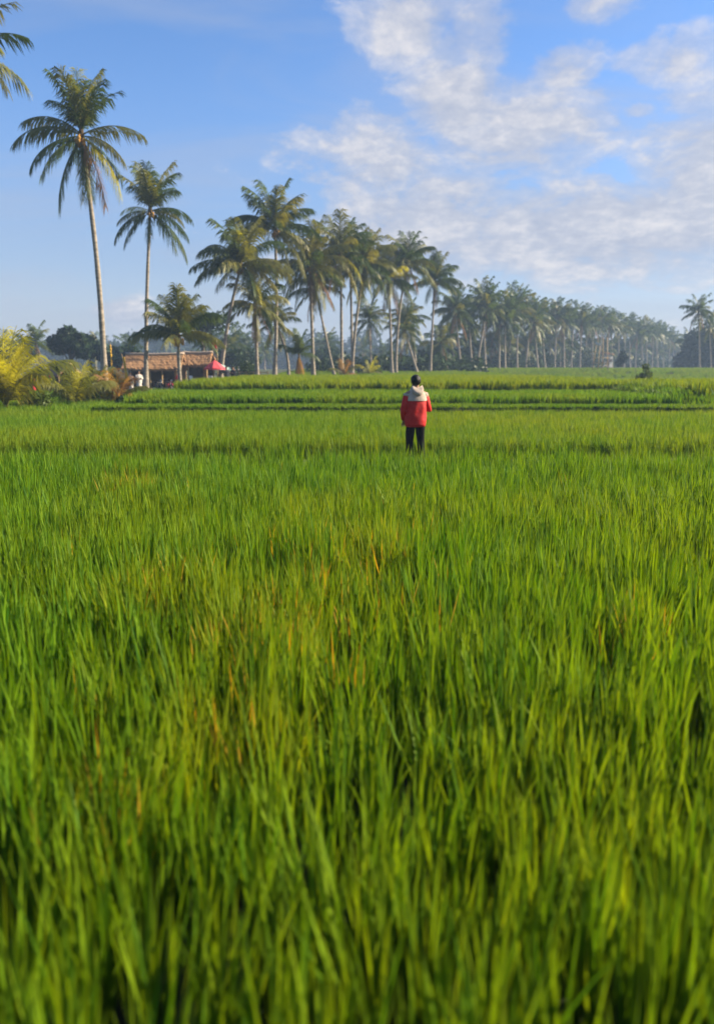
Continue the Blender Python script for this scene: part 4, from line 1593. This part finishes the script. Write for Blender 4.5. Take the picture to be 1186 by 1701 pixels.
    prof = ((.755, .178, .125, .014), (.785, .200, .146, .02), (.88, .212, .152, .028), (1.02, .205, .148, .035), (1.14, .204, .146, .03), (1.24, .204, .140, .018), (1.33, .200, .125, .006), (1.385, .165, .105, .0), (1.425, .105, .085, 0), (1.445, .07, .07, 0))
    rr = []
    for i in range(25):
        z = prof[0][0] + (prof[-1][0] - prof[0][0]) * i / 24
        k_ = max(q for q in range(len(prof) - 1) if prof[q][0] <= z + 1e-6)
        f_ = (z - prof[k_][0]) / (prof[k_ + 1][0] - prof[k_][0])
        rx, ry, fo = [prof[k_][c] * (1 - f_) + prof[k_ + 1][c] * f_ for c in (1, 2, 3)]
        rg = ring(0, -.005, z, rx, ry, 48, fo * .5, 2)
        for q, p in enumerate(rg):
            a = 2 * math.pi * q / 48
            wv = fo * (.75 * math.sin(4 * a + (z - .8) * 11) * math.sin((z - .7) * 9) + .5 * math.sin(7 * a - z * 16 + 1.0))
            p.x *= 1 + wv
            p.y *= 1 + wv * 1.3
        rr.append(rg)
    m.rings(rr)
    m.build('jacket', top_mat, t)
    for s, e_, w_ in ((-1, lE, lW), (1, rE, rW)):
        sh = Vector((s * .155, 0, 1.355))
        pts = [sh, sh.lerp(e_, .3), sh.lerp(e_, .65), e_, e_.lerp(w_, .35), e_.lerp(w_, .7), e_.lerp(w_, .93)]
        m = MB()
        m.tube(pts, [.085, .084, .076, .072, .068, .058, .047], 14)
        m.build('sleeve', top_mat, t)
    if yoke:
        # pale shoulder panel and thrown-back hood lying on it
        m = MB()
        m.rings([ring(0, -.005, z, rx, ry, 32, 0, 2) for (z, rx, ry) in ((1.245, .212, .150), (1.28, .211, .148), (1.335, .207, .134), (1.385, .172, .116), (1.44, .118, .10), (1.485, .088, .085))], False, False)
        m.build('yoke', yoke, t)
        for s in (-1, 1):
            m = MB()
            sh = Vector((s * .150, 0, 1.365))
            e_ = lE if s < 0 else rE
            m.tube([sh, sh.lerp(e_, .17)], [.089, .089], 14, cap=True)
            m.build('shoulder_panel', yoke, t)
        hm = MB()
        rr = []
        for i in range(9):
            f = i / 8
            z = 1.485 - .20 * f
            wv = .080 + .048 * math.sin(math.pi * (f * .75 + .15))
            dep = .05 + .045 * math.sin(math.pi * f)
            rr.append([Vector((wv * math.cos(a) * (1 - .55 * f * f), -.06 - .05 * math.sin(math.pi * f) - dep * .6 * (1 if math.sin(a) < 0 else .35) * abs(math.sin(a)) , z + .05 * math.cos(a) ** 2 * (1 - f))) for a in [2 * math.pi * q / 20 for q in range(20)]])
        hm.rings(rr[::-1])
        hm.build('hood', yoke, t)
        cm = MB()
        cm.rings([ring(0, .0, z, rx, ry, 20, 0, 1) for (z, rx, ry) in ((1.40, .125, .10), (1.46, .095, .085), (1.485, .092, .082), (1.49, .085, .075), (1.45, .08, .07))], False, False)
        cm.build('collar', yoke, t)
    return t


Z = 0.06
person('person in red hooded jacket with pale shoulders and black trousers standing in the rice', (atx(690, 14.05, .9), 14.05, Z), R(16), 1.605, JACKET, TROUSER,
       [(-.235, -.01, 1.09), (-.195, .12, .88), (.262, .02, 1.085), (.11, .225, 1.16)], yoke=BEIGE)
SH = [(-.22, 0, 1.09), (-.22, .08, .84), (.22, 0, 1.09), (.22, .08, .84)]
BENT = [(-.24, .02, 1.1), (-.1, .22, 1.15), (.24, .02, 1.1), (.1, .22, 1.15)]
person('small figure in white top and white sarong beside the yellow banner', (atx(218, 54, .5), 54, 0), R(150), 1.6, WHITE, WHITE, SH, detail=False, legs='sarong')
person('small figure in white clothes at the left end of the long hut', (atx(232, 57, .5), 57, 0), R(210), 1.65, WHITE, WHITE, BENT, detail=False, legs='sarong')
person('small figure in red shirt under the right end of the long hut', (atx(296, 59, .8), 59.2, 0), R(80), 1.62, REDCLOTH, NAVY, BENT, detail=False)
person('left one of two dark dressed people right of the parasols', (atx(377, 63, .8), 63, .35), R(-140), 1.62, NAVY, NAVY, SH, detail=False)
person('right one of two dark dressed people right of the parasols', (atx(388, 63.4, .8), 63.4, .35), R(160), 1.6, NAVY, NAVY, BENT, detail=False)
person('small figure in red beside the yellow young palm at the left', (atx(56, 58, .8), 58, 0), R(120), 1.6, REDCLOTH, REDCLOTH, SH, detail=False, legs='sarong')
person('tiny figure in red top in front of the small dark hut', (atx(80, 70, .8), 70, 0), R(200), 1.5, REDCLOTH, NAVY, BENT, detail=False)

# ------------------------------------------------------------------ haze
hm, ht, hb = material('haze_air')
ht.n.remove(hb)
pv = ht.new('ShaderNodeVolumePrincipled')
pv.inputs['Color'].default_value = (.42, .58, .82, 1)
pv.inputs['Density'].default_value = 0.0009
pv.inputs['Anisotropy'].default_value = 0.1
ht.l.new(pv.outputs[0], ht.n['Material Output'].inputs['Volume'])
m = MB()
m.box((0, 310, 10.2), (1440, 800, 24.4))
hz = m.build('haze', hm, smooth=False)
tag(hz, 'thin blue morning haze over the fields', 'haze', None, 'stuff')
